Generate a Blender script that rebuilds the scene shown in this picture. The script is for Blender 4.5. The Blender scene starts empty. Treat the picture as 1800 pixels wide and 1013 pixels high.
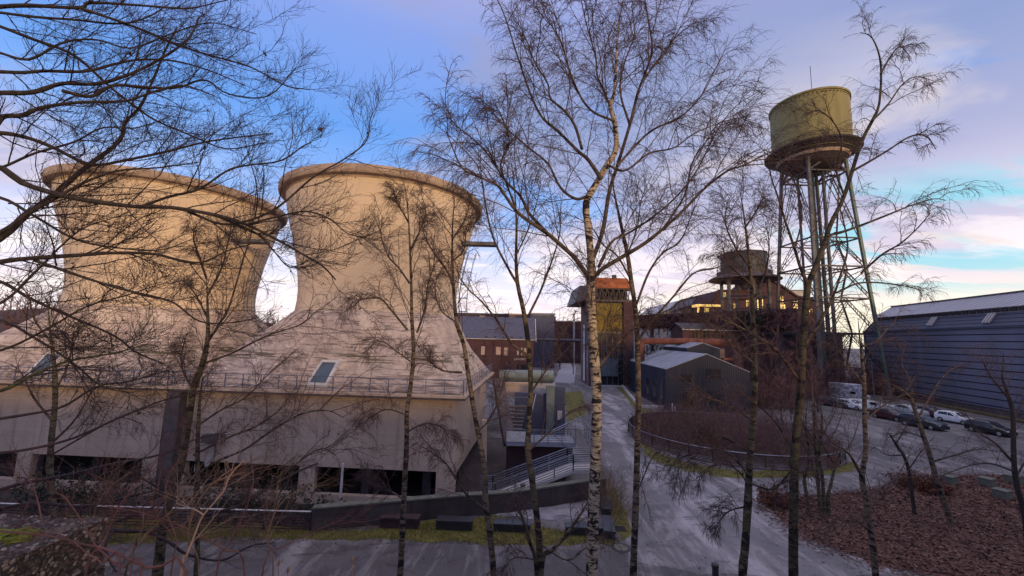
import bpy, math, random
import numpy as np
from math import sin, cos, pi, radians, atan, hypot
SC = bpy.context.scene
COL = SC.collection
# ---------------------------------------------------------------- camera
F, HZ, ROLL, H = 700.0, 594.0, 0.025, 10.0        # focal length (px of 1800), horizon row, roll, eye height
PIT = atan((HZ - 506.5) / F)
cam = bpy.data.cameras.new('camera'); cam.sensor_width = 36; cam.lens = F / 1800 * 36
cam.clip_start = 0.05; cam.clip_end = 9000
camo = bpy.data.objects.new('camera', cam); COL.objects.link(camo)
import mathutils
camo.matrix_world = (mathutils.Matrix.Translation((0, 0, H)) @ mathutils.Matrix.Rotation(pi / 2 + PIT, 4, 'X')
                     @ mathutils.Matrix.Rotation(ROLL, 4, 'Z'))
SC.camera = camo
# ---------------------------------------------------------------- exposure
SC.view_settings.view_transform = 'Standard'; SC.view_settings.look = 'None'
SC.view_settings.exposure = 0.34; SC.view_settings.gamma = 1.0
SC.render.engine = 'CYCLES'
SC.cycles.max_bounces = 5; SC.cycles.diffuse_bounces = 3; SC.cycles.glossy_bounces = 3
# ---------------------------------------------------------------- sun
SUN_EL, SUN_AZ = radians(4.0), radians(150.0)      # azimuth clockwise from the view axis (+Y)
sd = mathutils.Vector((sin(SUN_AZ) * cos(SUN_EL), cos(SUN_AZ) * cos(SUN_EL), sin(SUN_EL)))
sl = bpy.data.lights.new('sun', 'SUN'); sl.energy = 2.1; sl.angle = radians(8.0); sl.color = (1.0, 0.66, 0.30)
so = bpy.data.objects.new('sun', sl); COL.objects.link(so)
so.rotation_euler = sd.to_track_quat('Z', 'Y').to_euler()

# ---------------------------------------------------------------- node helpers
class NT:
    def __init__(s, tree):
        s.t = tree; s.n = tree.nodes; s.l = tree.links
    def add(s, typ, **kw):
        n = s.n.new(typ)
        for k, v in kw.items():
            if k[0] == 'i' and k[1:].isdigit(): s.put(n.inputs[int(k[1:])], v)
            elif hasattr(n, k): setattr(n, k, v)
            else: s.put(n.inputs[k.replace('_', ' ')], v)
        return n
    def put(s, sock, v):
        if isinstance(v, bpy.types.NodeSocket): s.l.new(v, sock)
        elif isinstance(v, bpy.types.Node): s.l.new(v.outputs[0], sock)
        else:
            if sock.type == 'RGBA' and len(v) == 3: v = (*v, 1)
            sock.default_value = v
    def math(s, op, a, b=0.0, c=None, clamp=False):
        n = s.n.new('ShaderNodeMath'); n.operation = op; n.use_clamp = clamp
        s.put(n.inputs[0], a); s.put(n.inputs[1], b)
        if c is not None: s.put(n.inputs[2], c)
        return n.outputs[0]
    def ramp(s, fac, stops, interp='LINEAR'):
        n = s.n.new('ShaderNodeValToRGB'); n.color_ramp.interpolation = interp
        e = n.color_ramp.elements
        while len(e) < len(stops): e.new(0.5)
        for el, (p, c) in zip(e, stops):
            el.position = p
            el.color = (c, c, c, 1) if not hasattr(c, '__len__') else (*c, 1)
        s.put(n.inputs[0], fac); return n.outputs[0]
    def mix(s, fac, a, b, mode='MIX'):
        n = s.n.new('ShaderNodeMix'); n.data_type = 'RGBA'; n.blend_type = mode
        s.put(n.inputs['Factor'], fac); s.put(n.inputs[6], a); s.put(n.inputs[7], b)
        return n.outputs[2]
    def noise(s, vec, scale, detail=5, rough=0.55, dist=0.0):
        n = s.n.new('ShaderNodeTexNoise')
        s.put(n.inputs['Vector'], vec); n.inputs['Scale'].default_value = scale
        n.inputs['Detail'].default_value = detail; n.inputs['Roughness'].default_value = rough
        n.inputs['Distortion'].default_value = dist
        return n.outputs[0]
    def mapv(s, vec, scale=(1, 1, 1), rot=(0, 0, 0), loc=(0, 0, 0)):
        n = s.n.new('ShaderNodeMapping'); s.put(n.inputs[0], vec)
        n.inputs['Scale'].default_value = scale; n.inputs['Rotation'].default_value = rot; n.inputs['Location'].default_value = loc
        return n.outputs[0]
    def sstep(s, x, a, b):
        n = s.n.new('ShaderNodeMapRange'); n.interpolation_type = 'SMOOTHSTEP'
        s.put(n.inputs['Value'], x); n.inputs['From Min'].default_value = a; n.inputs['From Max'].default_value = b
        return n.outputs[0]

# ---------------------------------------------------------------- sky
W = bpy.data.worlds.new('World'); SC.world = W; W.use_nodes = True
T = NT(W.node_tree); T.n.clear()
out = T.add('ShaderNodeOutputWorld'); bg = T.add('ShaderNodeBackground')
T.l.new(bg.outputs[0], out.inputs[0])
co = T.add('ShaderNodeTexCoord').outputs['Generated']
sp = T.add('ShaderNodeSeparateXYZ', i0=co); X, Y, Z = sp.outputs
nish = T.add('ShaderNodeTexSky', sky_type='NISHITA', sun_disc=False, sun_elevation=SUN_EL, sun_rotation=SUN_AZ,
             altitude=100.0, air_density=1.2, dust_density=1.6, ozone_density=2.0)
nsky = T.mix(1.0, nish.outputs[0], (0.10, 0.10, 0.10), 'MULTIPLY')
zc = T.math('MAXIMUM', Z, 0.0)
grad = T.ramp(zc, [(0.0, (0.95, 0.82, 0.80)), (0.05, (1.0, 0.88, 0.94)), (0.14, (0.74, 0.74, 0.95)), (0.27, (0.30, 0.48, 0.90)),
                   (0.45, (0.135, 0.33, 0.80)), (0.62, (0.22, 0.33, 0.74)), (0.74, (0.42, 0.40, 0.62)), (0.82, (1.05, 0.93, 0.98)), (1.0, (1.15, 1.0, 1.02))])  # bright overhead stops are added out of view to light the ground
right = T.sstep(X, -0.1, 0.55)
pz = T.math('ADD', zc, 0.16)
pl = T.add('ShaderNodeCombineXYZ', i0=T.math('DIVIDE', X, pz), i1=T.math('DIVIDE', Y, pz), i2=0.0).outputs[0]
n1 = T.noise(T.mapv(pl, (0.8, 1.1, 1), (0, 0, 0.6), (3.1, 1.7, 0)), 1.5, 8, 0.56, 0.5)
n2 = T.noise(T.mapv(pl, (0.75, 1.5, 1), (0, 0, 0.25), (7.4, 2.2, 0)), 1.7, 9, 0.60, 0.3)
# soft grey-violet sheet of cloud, heavier on the right
cover = T.math('ADD', T.math('MULTIPLY', right, 0.23), n1)
cm = T.sstep(cover, 0.47, 0.64)
ccol = T.ramp(zc, [(0.0, (0.90, 0.76, 0.76)), (0.12, (0.80, 0.68, 0.78)), (0.26, (0.52, 0.47, 0.61)), (0.5, (0.27, 0.32, 0.53)), (0.72, (0.32, 0.33, 0.56)), (0.82, (0.95, 0.84, 0.9)), (1.0, (1.0, 0.88, 0.9))])  # overhead stops bright here too, as unseen added fill
sky = T.mix(T.math('MULTIPLY', cm, 0.85), grad, ccol)
# bright pinkish-white cloud banks low over the horizon
low = T.math('MULTIPLY', T.sstep(n2, 0.44, 0.58), T.math('SUBTRACT', 1.0, T.sstep(zc, 0.14, 0.38)))
sky = T.mix(T.math('MULTIPLY', low, 0.80), sky, T.ramp(zc, [(0.0, (1.05, 0.93, 0.90)), (0.15, (1.0, 0.90, 0.90)), (0.28, (0.86, 0.78, 0.86)), (0.4, (0.70, 0.66, 0.82))]))
warm = T.math('MULTIPLY', T.math('MULTIPLY', T.sstep(T.noise(T.mapv(pl, (0.8, 1.2, 1), (0, 0, 0.8), (5.5, 0.4, 0)), 1.4, 7, 0.55, 0.4), 0.50, 0.66), T.sstep(X, 0.15, 0.6)), T.math('SUBTRACT', 1.0, T.sstep(zc, 0.34, 0.62)))
sky = T.mix(T.math('MULTIPLY', warm, 0.7), sky, (0.86, 0.72, 0.65))
# clear turquoise gaps low on the right, cream light beneath them
n3 = T.noise(T.mapv(pl, (0.9, 2.2, 1), (0, 0, -0.10), (1.3, 5.2, 0)), 1.3, 8, 0.55, 0.4)
turq = T.math('MULTIPLY', T.math('MULTIPLY', T.sstep(n3, 0.44, 0.58), T.sstep(X, 0.50, 0.66)),
              T.math('MULTIPLY', T.sstep(zc, 0.06, 0.13), T.math('SUBTRACT', 1.0, T.sstep(zc, 0.24, 0.34))))
sky = T.mix(T.math('MULTIPLY', turq, 0.8), sky, (0.24, 0.66, 0.80))
cream = T.math('MULTIPLY', T.sstep(X, 0.1, 0.7), T.math('SUBTRACT', 1.0, T.sstep(zc, 0.02, 0.17)))
sky = T.mix(T.math('MULTIPLY', cream, 0.75), sky, (1.0, 0.93, 0.66))
# glow of the low sun in the haze behind the viewer
back = T.math('MULTIPLY', T.sstep(T.math('MULTIPLY', Y, -1.0), 0.45, 0.95), T.math('SUBTRACT', 1.0, T.sstep(zc, 0.05, 0.24)))
sky = T.mix(T.math('MULTIPLY', back, 0.85), sky, (1.5, 0.92, 0.26))
sky = T.mix(0.08, sky, nsky)
T.put(bg.inputs[0], sky); bg.inputs[1].default_value = 1.0

# ---------------------------------------------------------------- picking points of the place along sight lines
def ray(px, py):
    u, v = px - 900.0, py - 506.5
    c, s = cos(-ROLL), sin(-ROLL); u, v = u * c - v * s, u * s + v * c
    c, s = cos(PIT), sin(PIT); x, d, y = u / F, 1.0, -v / F
    return np.array([x, d * c - y * s, d * s + y * c])
EYE = np.array([0, 0, H])
def at(px, py, dist): r = ray(px, py); return EYE + r * (dist / r[1])
def onz(px, py, z=0.0): r = ray(px, py); return EYE + r * ((z - H) / r[2])
def onplane(px, py, p0, n):
    r = ray(px, py); n = np.array(n, float); return EYE + r * (np.dot(np.array(p0) - EYE, n) / np.dot(r, n))

# ---------------------------------------------------------------- materials
MAT = {}
def base(name, rough=0.8, metal=0.0, spec=0.3):
    m = bpy.data.materials.new(name); m.use_nodes = True
    t = NT(m.node_tree); b = t.n['Principled BSDF']
    b.inputs['Roughness'].default_value = rough; b.inputs['Metallic'].default_value = metal
    b.inputs['Specular IOR Level'].default_value = spec
    MAT[name] = m
    return m, t, b
def oc(t): return t.add('ShaderNodeTexCoord').outputs['Object']
def bump(t, b, h, strength, dist=0.05):
    n = t.add('ShaderNodeBump'); n.inputs['Strength'].default_value = strength; n.inputs['Distance'].default_value = dist
    t.put(n.inputs['Height'], h); t.l.new(n.outputs[0], b.inputs['Normal'])
def M(name, c1, c2=None, scale=4.0, rough=0.8, metal=0.0, spec=0.3, stretch=(1, 1, 1), lo=0.35, hi=0.65, bmp=0.0, dist=0.03):
    if name in MAT: return MAT[name]
    m, t, b = base(name, rough, metal, spec)
    if c2 is None: c2 = tuple(x * 0.72 for x in c1)
    v = t.mapv(oc(t), stretch)
    n = t.noise(v, scale, 6, 0.6)
    t.put(b.inputs['Base Color'], t.ramp(n, [(lo, c2), (hi, c1)]))
    if bmp: bump(t, b, n, bmp, dist)
    return m
def board(name, pale, dark, period=0.16, peel=0.5, streak=0.5, warm=None):
    """weathered board-marked concrete: courses, run-down streaks, flaked patches"""
    m, t, b = base(name, 0.9, 0, 0.2)
    v = oc(t); s = t.add('ShaderNodeSeparateXYZ', i0=v)
    big = t.noise(v, 0.35, 6, 0.6); mid = t.noise(v, 1.7, 6, 0.65)
    st = t.noise(t.mapv(v, (2.2, 2.2, 0.12)), 1.0, 5, 0.6)
    bands = t.noise(t.mapv(v, (0.22, 0.22, 1 / period)), 1.0, 4, 0.7)
    col = t.mix(t.sstep(big, 0.38, 0.66), dark, pale)
    col = t.mix(t.math('MULTIPLY', t.sstep(st, 0.52, 0.70), streak), col, tuple(x * 0.55 for x in dark))
    col = t.mix(t.math('MULTIPLY', t.sstep(bands, 0.53, 0.66), peel), col, tuple(x * 0.32 for x in dark))
    col = t.mix(t.math('MULTIPLY', t.sstep(mid, 0.60, 0.66), peel * 0.7), col, tuple(min(1, x * 1.18) for x in pale))
    ln = t.math('FRACT', t.math('MULTIPLY', s.outputs[2], 1.0 / (period * 8)))
    col = t.mix(t.math('MULTIPLY', t.math('LESS_THAN', ln, 0.025), 0.28), col, tuple(x * 0.5 for x in dark))
    t.put(b.inputs['Base Color'], col); bump(t, b, t.math('ADD', bands, mid), 0.35, 0.04)
    return m
board('shell_concrete', (0.62, 0.495, 0.39), (0.56, 0.445, 0.35), 0.5, 0.07, 0.14)
def weathered_roof():
    m, t, b = base('roof_concrete', 0.92, 0, 0.15); v = oc(t); z = t.add('ShaderNodeSeparateXYZ', i0=v).outputs[2]
    big = t.noise(v, 0.30, 6, 0.6); mid = t.noise(v, 1.3, 7, 0.66); fine = t.noise(v, 6.0, 5, 0.65)
    course = t.noise(t.mapv(v, (0.45, 0.45, 6.5)), 1.0, 6, 0.72, 0.3); wide = t.noise(t.mapv(v, (0.16, 0.16, 1.1), loc=(3, 5, 1)), 1.0, 5, 0.6)
    col = t.mix(t.sstep(mid, 0.36, 0.64), (0.40, 0.315, 0.285), (0.54, 0.435, 0.385))
    col = t.mix(t.math('MULTIPLY', t.sstep(fine, 0.45, 0.7), 0.35), col, (0.30, 0.235, 0.22))
    dk = t.math('MULTIPLY', t.sstep(course, 0.50, 0.57), t.sstep(wide, 0.40, 0.56))
    col = t.mix(t.math('MULTIPLY', dk, 0.7), col, (0.085, 0.066, 0.062))
    pal = t.sstep(t.noise(t.mapv(v, (0.5, 0.5, 0.8), loc=(9, 2, 4)), 1.0, 4, 0.5, 0.2), 0.585, 0.60)
    col = t.mix(t.math('MULTIPLY', pal, 0.85), col, t.mix(t.sstep(fine, 0.3, 0.7), (0.50, 0.41, 0.36), (0.64, 0.54, 0.48)))
    mz = t.math('MULTIPLY', t.math('MULTIPLY', t.sstep(z, 7.7, 8.1), t.math('SUBTRACT', 1.0, t.sstep(z, 8.3, 8.9))), t.sstep(course, 0.47, 0.53))
    col = t.mix(t.math('MULTIPLY', mz, 0.8), col, (0.060, 0.058, 0.026))
    low = t.math('SUBTRACT', 1.0, t.sstep(z, 5.95, 6.7)); col = t.mix(t.math('MULTIPLY', t.math('MULTIPLY', low, t.sstep(course, 0.42, 0.55)), 0.7), col, (0.13, 0.105, 0.10))
    t.put(b.inputs['Base Color'], col); bump(t, b, t.math('ADD', t.math('ADD', course, mid), pal), 0.6, 0.06)
weathered_roof()
board('wall_concrete', (0.52, 0.395, 0.325), (0.44, 0.33, 0.27), 0.12, 0.20, 0.55)
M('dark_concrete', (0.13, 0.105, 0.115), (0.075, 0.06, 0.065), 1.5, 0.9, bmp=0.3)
board('stained_wall', (0.085, 0.068, 0.070), (0.050, 0.040, 0.043), 0.3, 0.25, 0.5)
M('rim_concrete', (0.40, 0.31, 0.26), (0.27, 0.20, 0.17), 0.8, 0.9, bmp=0.2)
M('dark_interior', (0.012, 0.011, 0.013))  # near black in place of the shade inside openings
M('steel_rail', (0.30, 0.31, 0.36), (0.2, 0.2, 0.25), 3, 0.38, 0.8)
M('blue_rail', (0.14, 0.16, 0.27), (0.10, 0.11, 0.19), 3, 0.5, 0.4)
M('dark_steel', (0.06, 0.055, 0.07), (0.035, 0.03, 0.04), 3, 0.55, 0.5)
M('white_paint', (0.62, 0.60, 0.62), (0.42, 0.40, 0.42), 2, 0.6)
M('rust', (0.17, 0.060, 0.045), (0.085, 0.032, 0.03), 1.4, 0.85, stretch=(1, 1, 0.4), bmp=0.2)
M('orange_rust', (0.34, 0.10, 0.028), (0.17, 0.045, 0.018), 0.9, 0.85, stretch=(1, 1, 0.5), bmp=0.2)
M('tank_paint', (0.24, 0.208, 0.082), (0.165, 0.148, 0.068), 0.5, 0.6, stretch=(1, 1, 0.15), bmp=0.05)
M('tank_dark', (0.055, 0.045, 0.05), (0.03, 0.025, 0.03), 1.0, 0.8)
M('tower_steel', (0.11, 0.112, 0.125), (0.065, 0.063, 0.075), 0.8, 0.6, 0.2)
M('tower_steel_green', (0.12, 0.165, 0.15), (0.08, 0.11, 0.10), 0.8, 0.55, 0.2)
M('pipe_green', (0.18, 0.22, 0.22), (0.12, 0.14, 0.15), 1.0, 0.5, 0.1)
M('slate_roof', (0.075, 0.085, 0.15), (0.05, 0.055, 0.10), 1.2, 0.7, stretch=(1, 4, 4))
M('grey_roof', (0.24, 0.25, 0.32), (0.17, 0.18, 0.235), 0.4, 0.6)
M('pale_panel', (0.42, 0.40, 0.42), (0.32, 0.31, 0.34), 0.5, 0.6)
def aggregate():
    m, t, b = base('stone', 0.95, 0, 0.2); v = oc(t)
    vo = t.add('ShaderNodeTexVoronoi', Vector=v, Scale=26.0); vo2 = t.add('ShaderNodeTexVoronoi', Vector=v, Scale=60.0)
    sp_ = t.add('ShaderNodeSeparateColor', i0=vo.outputs['Color']).outputs[0]; big = t.noise(v, 2.5, 5, .6)
    peb = t.ramp(sp_, [(0.0, (.05, .038, .036)), (.45, (.10, .075, .07)), (.7, (.17, .125, .115)), (.92, (.24, .20, .18)), (1.0, (.33, .28, .25))])
    col = t.mix(t.sstep(vo.outputs['Distance'], .42, .62), peb, (.045, .036, .036)); col = t.mix(t.math('MULTIPLY', t.sstep(big, .5, .68), .6), col, (.15, .125, .115))
    t.put(b.inputs['Base Color'], col); bump(t, b, t.math('SUBTRACT', 1.0, t.math('ADD', vo.outputs['Distance'], t.math('MULTIPLY', vo2.outputs['Distance'], .4))), 0.9, 0.03)
aggregate()
M('moss', (0.17, 0.19, 0.03), (0.06, 0.075, 0.015), 12, 1.0, bmp=0.6)
M('black_bench', (0.030, 0.030, 0.042), (0.016, 0.016, 0.022), 5, 0.35, spec=0.5)
M('brown_bench', (0.05, 0.028, 0.032), (0.025, 0.016, 0.02), 4, 0.8)
M('block_concrete', (0.13, 0.135, 0.12), (0.08, 0.085, 0.075), 3, 0.9, bmp=0.3)
M('grass', (0.13, 0.115, 0.032), (0.065, 0.066, 0.02), 1.6, 1.0, bmp=0.7, dist=0.06)
M('dry_bank', (0.13, 0.10, 0.055), (0.07, 0.055, 0.035), 1.6, 1.0, bmp=0.7)
M('leaf_dead', (0.15, 0.075, 0.062), (0.065, 0.034, 0.034), 1.1, 0.85, lo=0.3, hi=0.7)
M('leaf_pale', (0.165, 0.095, 0.08), (0.11, 0.062, 0.054), 1.1, 0.8, lo=0.3, hi=0.7)
M('leaf_evergreen', (0.040, 0.052, 0.040), (0.018, 0.024, 0.020), 1.1, 0.6, lo=0.3, hi=0.7)
M('leaf_rust', (0.15, 0.055, 0.035), (0.075, 0.03, 0.022), 1.1, 0.8, lo=0.3, hi=0.7)
M('twig_dark', (0.040, 0.026, 0.034), (0.022, 0.015, 0.020), 6, 0.85)
M('twig_birch', (0.105, 0.064, 0.064), (0.056, 0.036, 0.040), 6, 0.85)
M('twig_violet', (0.165, 0.088, 0.095), (0.085, 0.047, 0.056), 2, 0.9)
M('twig_brown', (0.22, 0.14, 0.095), (0.10, 0.065, 0.05), 3, 0.9)
M('twig_red', (0.125, 0.052, 0.050), (0.06, 0.026, 0.028), 4, 0.7)
M('twig_pale', (0.26, 0.17, 0.135), (0.2, 0.13, 0.11), 4, 0.7)
M('bark_dark', (0.048, 0.037, 0.037), (0.020, 0.016, 0.018), 5, 0.95, stretch=(4, 4, 1), bmp=0.5)
M('bark_moss', (0.075, 0.082, 0.035), (0.030, 0.028, 0.024), 5, 0.95, bmp=0.5)
def birch(name, pale, mid, dark, amt):
    m, t, b = base(name, 0.85, 0, 0.2)
    v = oc(t)
    ring = t.noise(t.mapv(v, (5, 5, 20)), 1.0, 5, 0.65)
    patch = t.noise(t.mapv(v, (2.5, 2.5, 5.0)), 1.0, 5, 0.6, 0.8)
    fine = t.noise(t.mapv(v, (20, 20, 60)), 1.0, 4, 0.6)
    col = t.mix(t.sstep(patch, 0.4, 0.62), pale, mid)
    col = t.mix(t.math('MULTIPLY', t.sstep(fine, 0.5, 0.7), 0.4), col, tuple(x * 0.6 for x in mid))
    col = t.mix(t.sstep(ring, amt, amt + 0.05), col, dark)
    s = t.sstep(t.noise(t.mapv(v, (1.2, 1.2, 2.6), loc=(4, 1, 2)), 1.3, 4, 0.7, 0.9), 0.54, 0.58)
    col = t.mix(s, col, dark)
    t.put(b.inputs['Base Color'], col); bump(t, b, ring, 0.4, 0.02)
birch('birch_white', (0.40, 0.33, 0.25), (0.24, 0.19, 0.15), (0.020, 0.016, 0.018), 0.53)
birch('birch_limb', (0.10, 0.075, 0.062), (0.055, 0.040, 0.038), (0.018, 0.014, 0.016), 0.58)
birch('birch_brown', (0.17, 0.13, 0.10), (0.085, 0.066, 0.053), (0.018, 0.014, 0.016), 0.53)
birch('birch_dark', (0.075, 0.062, 0.040), (0.040, 0.034, 0.025), (0.014, 0.012, 0.012), 0.56)
birch('birch_green', (0.125, 0.102, 0.068), (0.062, 0.053, 0.037), (0.016, 0.014, 0.015), 0.54)
def brick(name, a, bcol, mortar, sc=1.0):
    m, t, b = base(name, 0.9, 0, 0.2)
    v = oc(t); s = t.add('ShaderNodeSeparateXYZ', i0=v)
    uv = t.add('ShaderNodeCombineXYZ', i0=t.math('ADD', s.outputs[0], s.outputs[1]), i1=s.outputs[2], i2=0.0).outputs[0]
    br = t.add('ShaderNodeTexBrick', Vector=uv, Color1=a, Color2=bcol, Mortar=mortar, Scale=sc)
    br.inputs['Mortar Size'].default_value = 0.02; br.inputs['Brick Width'].default_value = 0.5; br.inputs['Row Height'].default_value = 0.17
    big = t.noise(v, 0.5, 5, 0.6)
    t.put(b.inputs['Base Color'], t.mix(t.math('MULTIPLY', t.sstep(big, 0.45, 0.7), 0.55), br.outputs[0], tuple(x * 0.45 for x in a)))
brick('red_brick', (0.082, 0.036, 0.045), (0.060, 0.030, 0.040), (0.085, 0.06, 0.07))
brick('dark_brick', (0.080, 0.040, 0.050), (0.06, 0.032, 0.042), (0.08, 0.055, 0.064))
brick('grey_brick', (0.17, 0.12, 0.13), (0.13, 0.09, 0.10), (0.19, 0.14, 0.15))
def cladding(name, col, gap, period, axis, edge=0.12, var=0.3, rough=0.45, patch=0.0):
    m, t, b = base(name, rough, 0.05, 0.15)
    v = oc(t); s = t.add('ShaderNodeSeparateXYZ', i0=v)
    c = s.outputs[2] if axis == 'z' else t.math('ADD', s.outputs[0], t.math('MULTIPLY', s.outputs[1], 0.93))
    f = t.math('FRACT', t.math('MULTIPLY', c, 1.0 / period))
    pn = t.noise(t.mapv(v, (0.22, 0.22, 0.02)), 1.0, 4, 0.6)
    cc = t.mix(t.sstep(pn, 0.3, 0.7), tuple(x * (1 - var) for x in col), tuple(x * (1 + var) for x in col))
    t.put(b.inputs['Base Color'], t.mix(t.math('LESS_THAN', f, edge), cc, gap))
cladding('hall_panels', (0.160, 0.172, 0.25), (0.012, 0.013, 0.026), 1.12, 'z', 0.15, 0.16)
cladding('hall_roof_panels', (0.070, 0.074, 0.115), (0.010, 0.011, 0.02), 0.62, 'z', 0.2, 0.16)
cladding('hall_ribs', (0.085, 0.09, 0.145), (0.045, 0.048, 0.08), 0.9, 'x', 0.45, 0.15)
cladding('skylight_ribs', (0.36, 0.355, 0.41), (0.19, 0.185, 0.23), 1.5, 'x', 0.28, 0.1)
cladding('black_cladding', (0.028, 0.031, 0.055), (0.013, 0.014, 0.025), 0.26, 'x', 0.35, 0.2, 0.6)
def mirror_glass(name, tint=(0.75, 0.75, 0.75), rough=0.04):
    m, t, b = base(name, rough, 0.85, 0.5)
    n = t.noise(oc(t), 0.9, 3, 0.5)
    t.put(b.inputs['Base Color'], t.ramp(n, [(0.3, tuple(x * 0.85 for x in tint)), (0.7, tint)]))
mirror_glass('mirror_glass', (0.115, 0.098, 0.046))
M('window_dark', (0.03, 0.028, 0.032), (0.018, 0.017, 0.02), 2.0, 0.8, spec=0.1)
M('blue_glass', (0.10, 0.13, 0.17), (0.07, 0.09, 0.12), 1.2, 0.3, spec=0.5)
M('dark_glass', (0.022, 0.023, 0.030), (0.014, 0.014, 0.02), 1.0, 0.15, spec=0.5)
M('board_beige', (0.40, 0.30, 0.27), (0.3, 0.22, 0.20), 0.8, 0.8)
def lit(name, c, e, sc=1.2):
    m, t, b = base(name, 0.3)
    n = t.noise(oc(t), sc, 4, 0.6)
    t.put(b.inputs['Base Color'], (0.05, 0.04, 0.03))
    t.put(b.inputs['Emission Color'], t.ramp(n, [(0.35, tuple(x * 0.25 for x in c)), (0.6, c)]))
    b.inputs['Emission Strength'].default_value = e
lit('painted_sun_gold', (1.0, 0.62, 0.16), 1.15)  # gold emission painted on windows and a cornice, in place of reflected sun
def gravel(name, a, bcol, pale, wet):
    m, t, b = base(name, 0.85, 0, 0.35)
    v = oc(t)
    big = t.noise(v, 0.12, 5, 0.6, 0.4); mid = t.noise(v, 0.8, 6, 0.7); fine = t.noise(v, 9.0, 5, 0.7)
    trk = t.noise(t.mapv(v, (0.22, 0.035, 1), (0, 0, radians(-12))), 2.2, 5, 0.6, 0.5)
    col = t.mix(t.sstep(big, 0.35, 0.65), a, bcol)
    col = t.mix(t.math('MULTIPLY', t.sstep(mid, 0.48, 0.72), 0.55), col, tuple(x * 0.62 for x in a))
    swl = t.noise(t.mapv(v, (0.5, 0.16, 1), (0, 0, radians(-20))), 1.6, 8, 0.66, 1.6)
    col = t.mix(t.math('MULTIPLY', t.sstep(trk, 0.50, 0.64), pale), col, (0.38, 0.36, 0.41))
    col = t.mix(t.math('MULTIPLY', t.sstep(swl, 0.54, 0.62), pale * 0.6), col, (0.33, 0.31, 0.35))
    dmp = t.sstep(t.noise(t.mapv(v, (0.35, 0.9, 1), (0, 0, 0.15)), 0.9, 7, 0.62, 0.8), 0.54, 0.60)
    col = t.mix(t.math('MULTIPLY', dmp, 0.55), col, tuple(x * 0.45 for x in a))
    grit = t.noise(v, 38.0, 3, 0.6); col = t.mix(t.math('MULTIPLY', t.sstep(grit, 0.62, 0.72), 0.5), col, tuple(min(1, x * 2.4) for x in bcol))
    col = t.mix(t.math('MULTIPLY', t.sstep(fine, 0.5, 0.75), 0.35), col, tuple(x * 1.5 for x in bcol))
    t.put(b.inputs['Base Color'], col)
    t.put(b.inputs['Roughness'], t.math('SUBTRACT', t.math('SUBTRACT', 0.9, t.math('MULTIPLY', t.sstep(trk, 0.45, 0.7), wet)), t.math('MULTIPLY', dmp, 0.35)))
    bump(t, b, t.math('ADD', fine, t.math('MULTIPLY', mid, 1.5)), 0.7, 0.04)
gravel('gravel', (0.088, 0.083, 0.095), (0.125, 0.118, 0.134), 0.3, 0.25)
gravel('gravel_path', (0.112, 0.108, 0.126), (0.160, 0.156, 0.184), 0.65, 0.5)
gravel('asphalt', (0.064, 0.060, 0.072), (0.092, 0.086, 0.10), 0.35, 0.35)
M('wet_paving', (0.33, 0.33, 0.38), (0.15, 0.14, 0.18), 0.9, 0.28, spec=0.6)
M('paving', (0.36, 0.36, 0.42), (0.22, 0.22, 0.27), 1.4, 0.55)
M('soil', (0.085, 0.062, 0.055), (0.045, 0.034, 0.034), 1.4, 1.0, bmp=0.7)
# ---------------------------------------------------------------- mesh helpers
def tag(o, label=None, cat=None, group=None, kind=None):
    if label: o['label'] = label
    if cat: o['category'] = cat
    if group: o['group'] = group
    if kind: o['kind'] = kind
    return o
def thing(name, label, cat, loc=(0, 0, 0), group=None):
    o = bpy.data.objects.new(name, None); COL.objects.link(o); o.location = loc; o.empty_display_size = 0.3
    return tag(o, label, cat, group)
def wloc(o):
    v = np.zeros(3)
    while o is not None: v += np.array(o.location); o = o.parent
    return v
def link_np(name, V, Fs, mat, parent=None, smooth=False):
    """Fs: list of (k,) int arrays grouped as array (m,k)"""
    V = np.asarray(V, np.float32)
    if parent is not None: V = V - wloc(parent).astype(np.float32)
    me = bpy.data.meshes.new(name)
    me.vertices.add(len(V)); me.vertices.foreach_set('co', V.ravel())
    Fs = [np.asarray(f, np.int32) for f in Fs if len(f)]
    nl = sum(f.size for f in Fs); npol = sum(len(f) for f in Fs)
    me.loops.add(nl); me.polygons.add(npol)
    me.loops.foreach_set('vertex_index', np.concatenate([f.ravel() for f in Fs]))
    st = []; c = 0
    for f in Fs:
        st.append(c + np.arange(len(f)) * f.shape[1]); c += f.size
    me.polygons.foreach_set('loop_start', np.concatenate(st).astype(np.int32))
    me.update(calc_edges=True); me.validate()
    me.polygons.foreach_set('use_smooth', np.full(len(me.polygons), bool(smooth)))
    me.materials.append(MAT[mat] if isinstance(mat, str) else mat)
    o = bpy.data.objects.new(name, me); COL.objects.link(o)
    if parent is not None: o.parent = parent
    return o
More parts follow.
